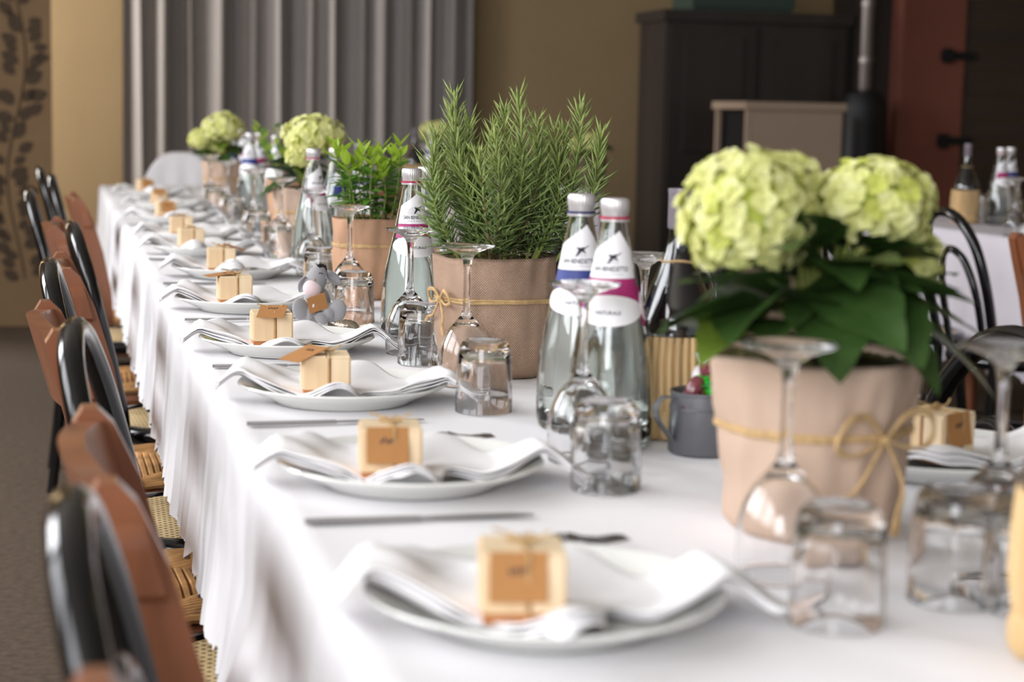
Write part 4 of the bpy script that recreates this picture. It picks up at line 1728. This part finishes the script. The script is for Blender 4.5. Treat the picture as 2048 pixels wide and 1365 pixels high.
for s_, x_, z_ in ((-1, -.034, .032), (1, .031, .029)):
    MB().ellipsoid((x_, -.026, z_), (.0155, .0075, .0195), Matrix.Rotation(s_*-.35, 3, 'Z') @ Matrix.Rotation(s_*.15, 3, 'Y'), 18, 12).build('foot_sole', M_PLUSH, t)
MB().ellipsoid((-.012, -.013, .066), (.0165, .0135, .0155), Matrix.Rotation(.3, 3, 'Y'), 18, 12).build('muzzle', M_PLUSH2, t)
for s_, c, d in ((1, (.014, -.002, .088), Vector((.75, -.15, -.45))), (-1, (-.017, .004, .084), Vector((-.45, .1, -.8)))):
    def ear(u, v, s_=s_):
        a = (u-.5)*2
        w_ = .0085*math.sin(PI*(.15+.85*v))**.8
        return (a*w_, v*.03, .004*a*a*4*(1-v)+.001)
    e = MB().grid(ear, 7, 9).build('ear', M_PLUSH, t, ang=None, loc=c)
    e.rotation_euler = orient(d, Vector((0, -1, .3)))
    e.modifiers.new('thickness', 'SOLIDIFY').thickness = .002
    e2 = MB().grid(lambda u, v: (lambda q: (q[0]*1.06, q[1]*.9+.0005, q[2]-.0022))(ear(u, v)), 7, 9).build('ear_lining', M_PINK, e, ang=None)
mn = MB()
rr = random.Random(2)
for k in range(70):
    s_ = rr.random()
    p = Vector((.000+.013*s_, -.012+.02*s_, .104-.010*s_*s_))+Vector((rr.uniform(-.003, .003), rr.uniform(-.003, .003), 0))
    q = p+Vector((rr.uniform(-.004, .004), rr.uniform(-.004, .003), rr.uniform(.003, .0065)))
    mn.tube([p-Vector((0, 0, .004)), p, q], [.0016, .0016, .0006], 5)
mn.build('mane', M_MANE, t)
MB().tube([(.001+.004*math.cos(a), -.0195-.0012*math.sin(a), .0905+.0035*math.sin(a)) for a in [.2+k*.28 for k in range(9)]], .0007, 5).build('eye', M_MANE, t)
MB().ellipsoid((-.008, -.0205, .082), (.0022, .0016, .0028), None, 8, 6).build('forehead_patch', mat('tan_felt', (160, 130, 110), .9), t)
cg = MB().box((0, 0, 0), (.034, .0008, .030)).build('name_card', M_CARD, t, False, loc=(-.006, -.036, .043))
cg.rotation_euler = (.25, -.30, .12)
MB().ellipsoid((-.008, -.0006, -.002), (.0018, .0004, .0035), Matrix.Rotation(.3, 3, 'Y'), 8, 6).build('hole', M_LABEL, cg)
M_FOIL = mat('gold_foil', (172, 158, 140), .22, metal=.7, bump=(120, .8, .002), var=(60, .3))
cp = at(690, 668, TOP)
candy('wrapped_sweet', 'gold and silver foil wrapped sweet lying beside the plush donkey', Vector((cp.x+.002, cp.y+.002, TOP+.0125)), (.021, .012, .012), (0, .05, -.1), M_FOIL)

# ================================================================== things on the other tables
place(P_FL, (3.28, 6.1, TOP), 1, 'straw wrapped wine flask on the second table')
bottle_at('r', 3.35, 5.98, .3, 'left water bottle on the second table', 'water bottles on the second table')
bottle_at('b', 3.44, 6.07, .5, 'right water bottle on the second table', 'water bottles on the second table')
nk = make_napkin(90); nk.location = (3.25, 5.35, TOP); nk.rotation_euler = (0, 0, .2)
place(P_PLATE, (3.25, 5.35, TOP), 0, 'white dinner plate on the second table under a napkin')
tag(nk, 'white napkin on the plate of the second table', 'napkin')
for px, py, lab in ((1968, 430, 'upturned tumbler beside the flask on the second table'), (2026, 440, 'upturned tumbler beside the bottles on the second table')):
    p = at(px, py+6, TOP)
    place(P_TUMB, (p.x, p.y, TOP), 0, lab)
p = at(2035, 350, TOP+.2035)
place(P_WINE, (min(p.x, 3.8), min(p.y, 6.6), TOP), 0, 'upturned wine glass behind the bottles on the second table')
q = aty(1188, 372, 8.95)
Lb = (q.x-.02, 8.95, TOP)
xx, _, zz = rel(1178, 285, 8.95, Lb)
small_hydrangea(Lb, 'hydrangea in a dark pot on the small table near the back wall', [(xx, 0, zz-.15, (.06, .06, .04)), (xx-.09, 0, zz-.17, (.05, .05, .035))], 61, mat('dark_pot_wrap', (92, 76, 66), .8, var=(5, .1)), None, .15, 18)
Lc = (aty(868, 350, 8.7).x, 8.7, .745)
xx, _, zz = rel(872, 265, 8.7, Lc)
small_hydrangea(Lc, 'hydrangea on the bare brown side table in front of the curtain', [(xx, 0, zz-.15, (.08, .07, .05))], 71, MATS['amber_kraft_paper'], None, .15, 16)
q = aty(829, 272, 8.6)
place(P_FL, (q.x, 8.6, .745), 0, 'straw wrapped wine flask on the brown side table')
q = aty(862, 290, 8.5)
place(B_BLUE, (q.x, 8.5, .745), 0, 'water bottle on the brown side table')

for o in bpy.data.objects:
    if o.parent is not None and 'category' in o:
        del o['category']
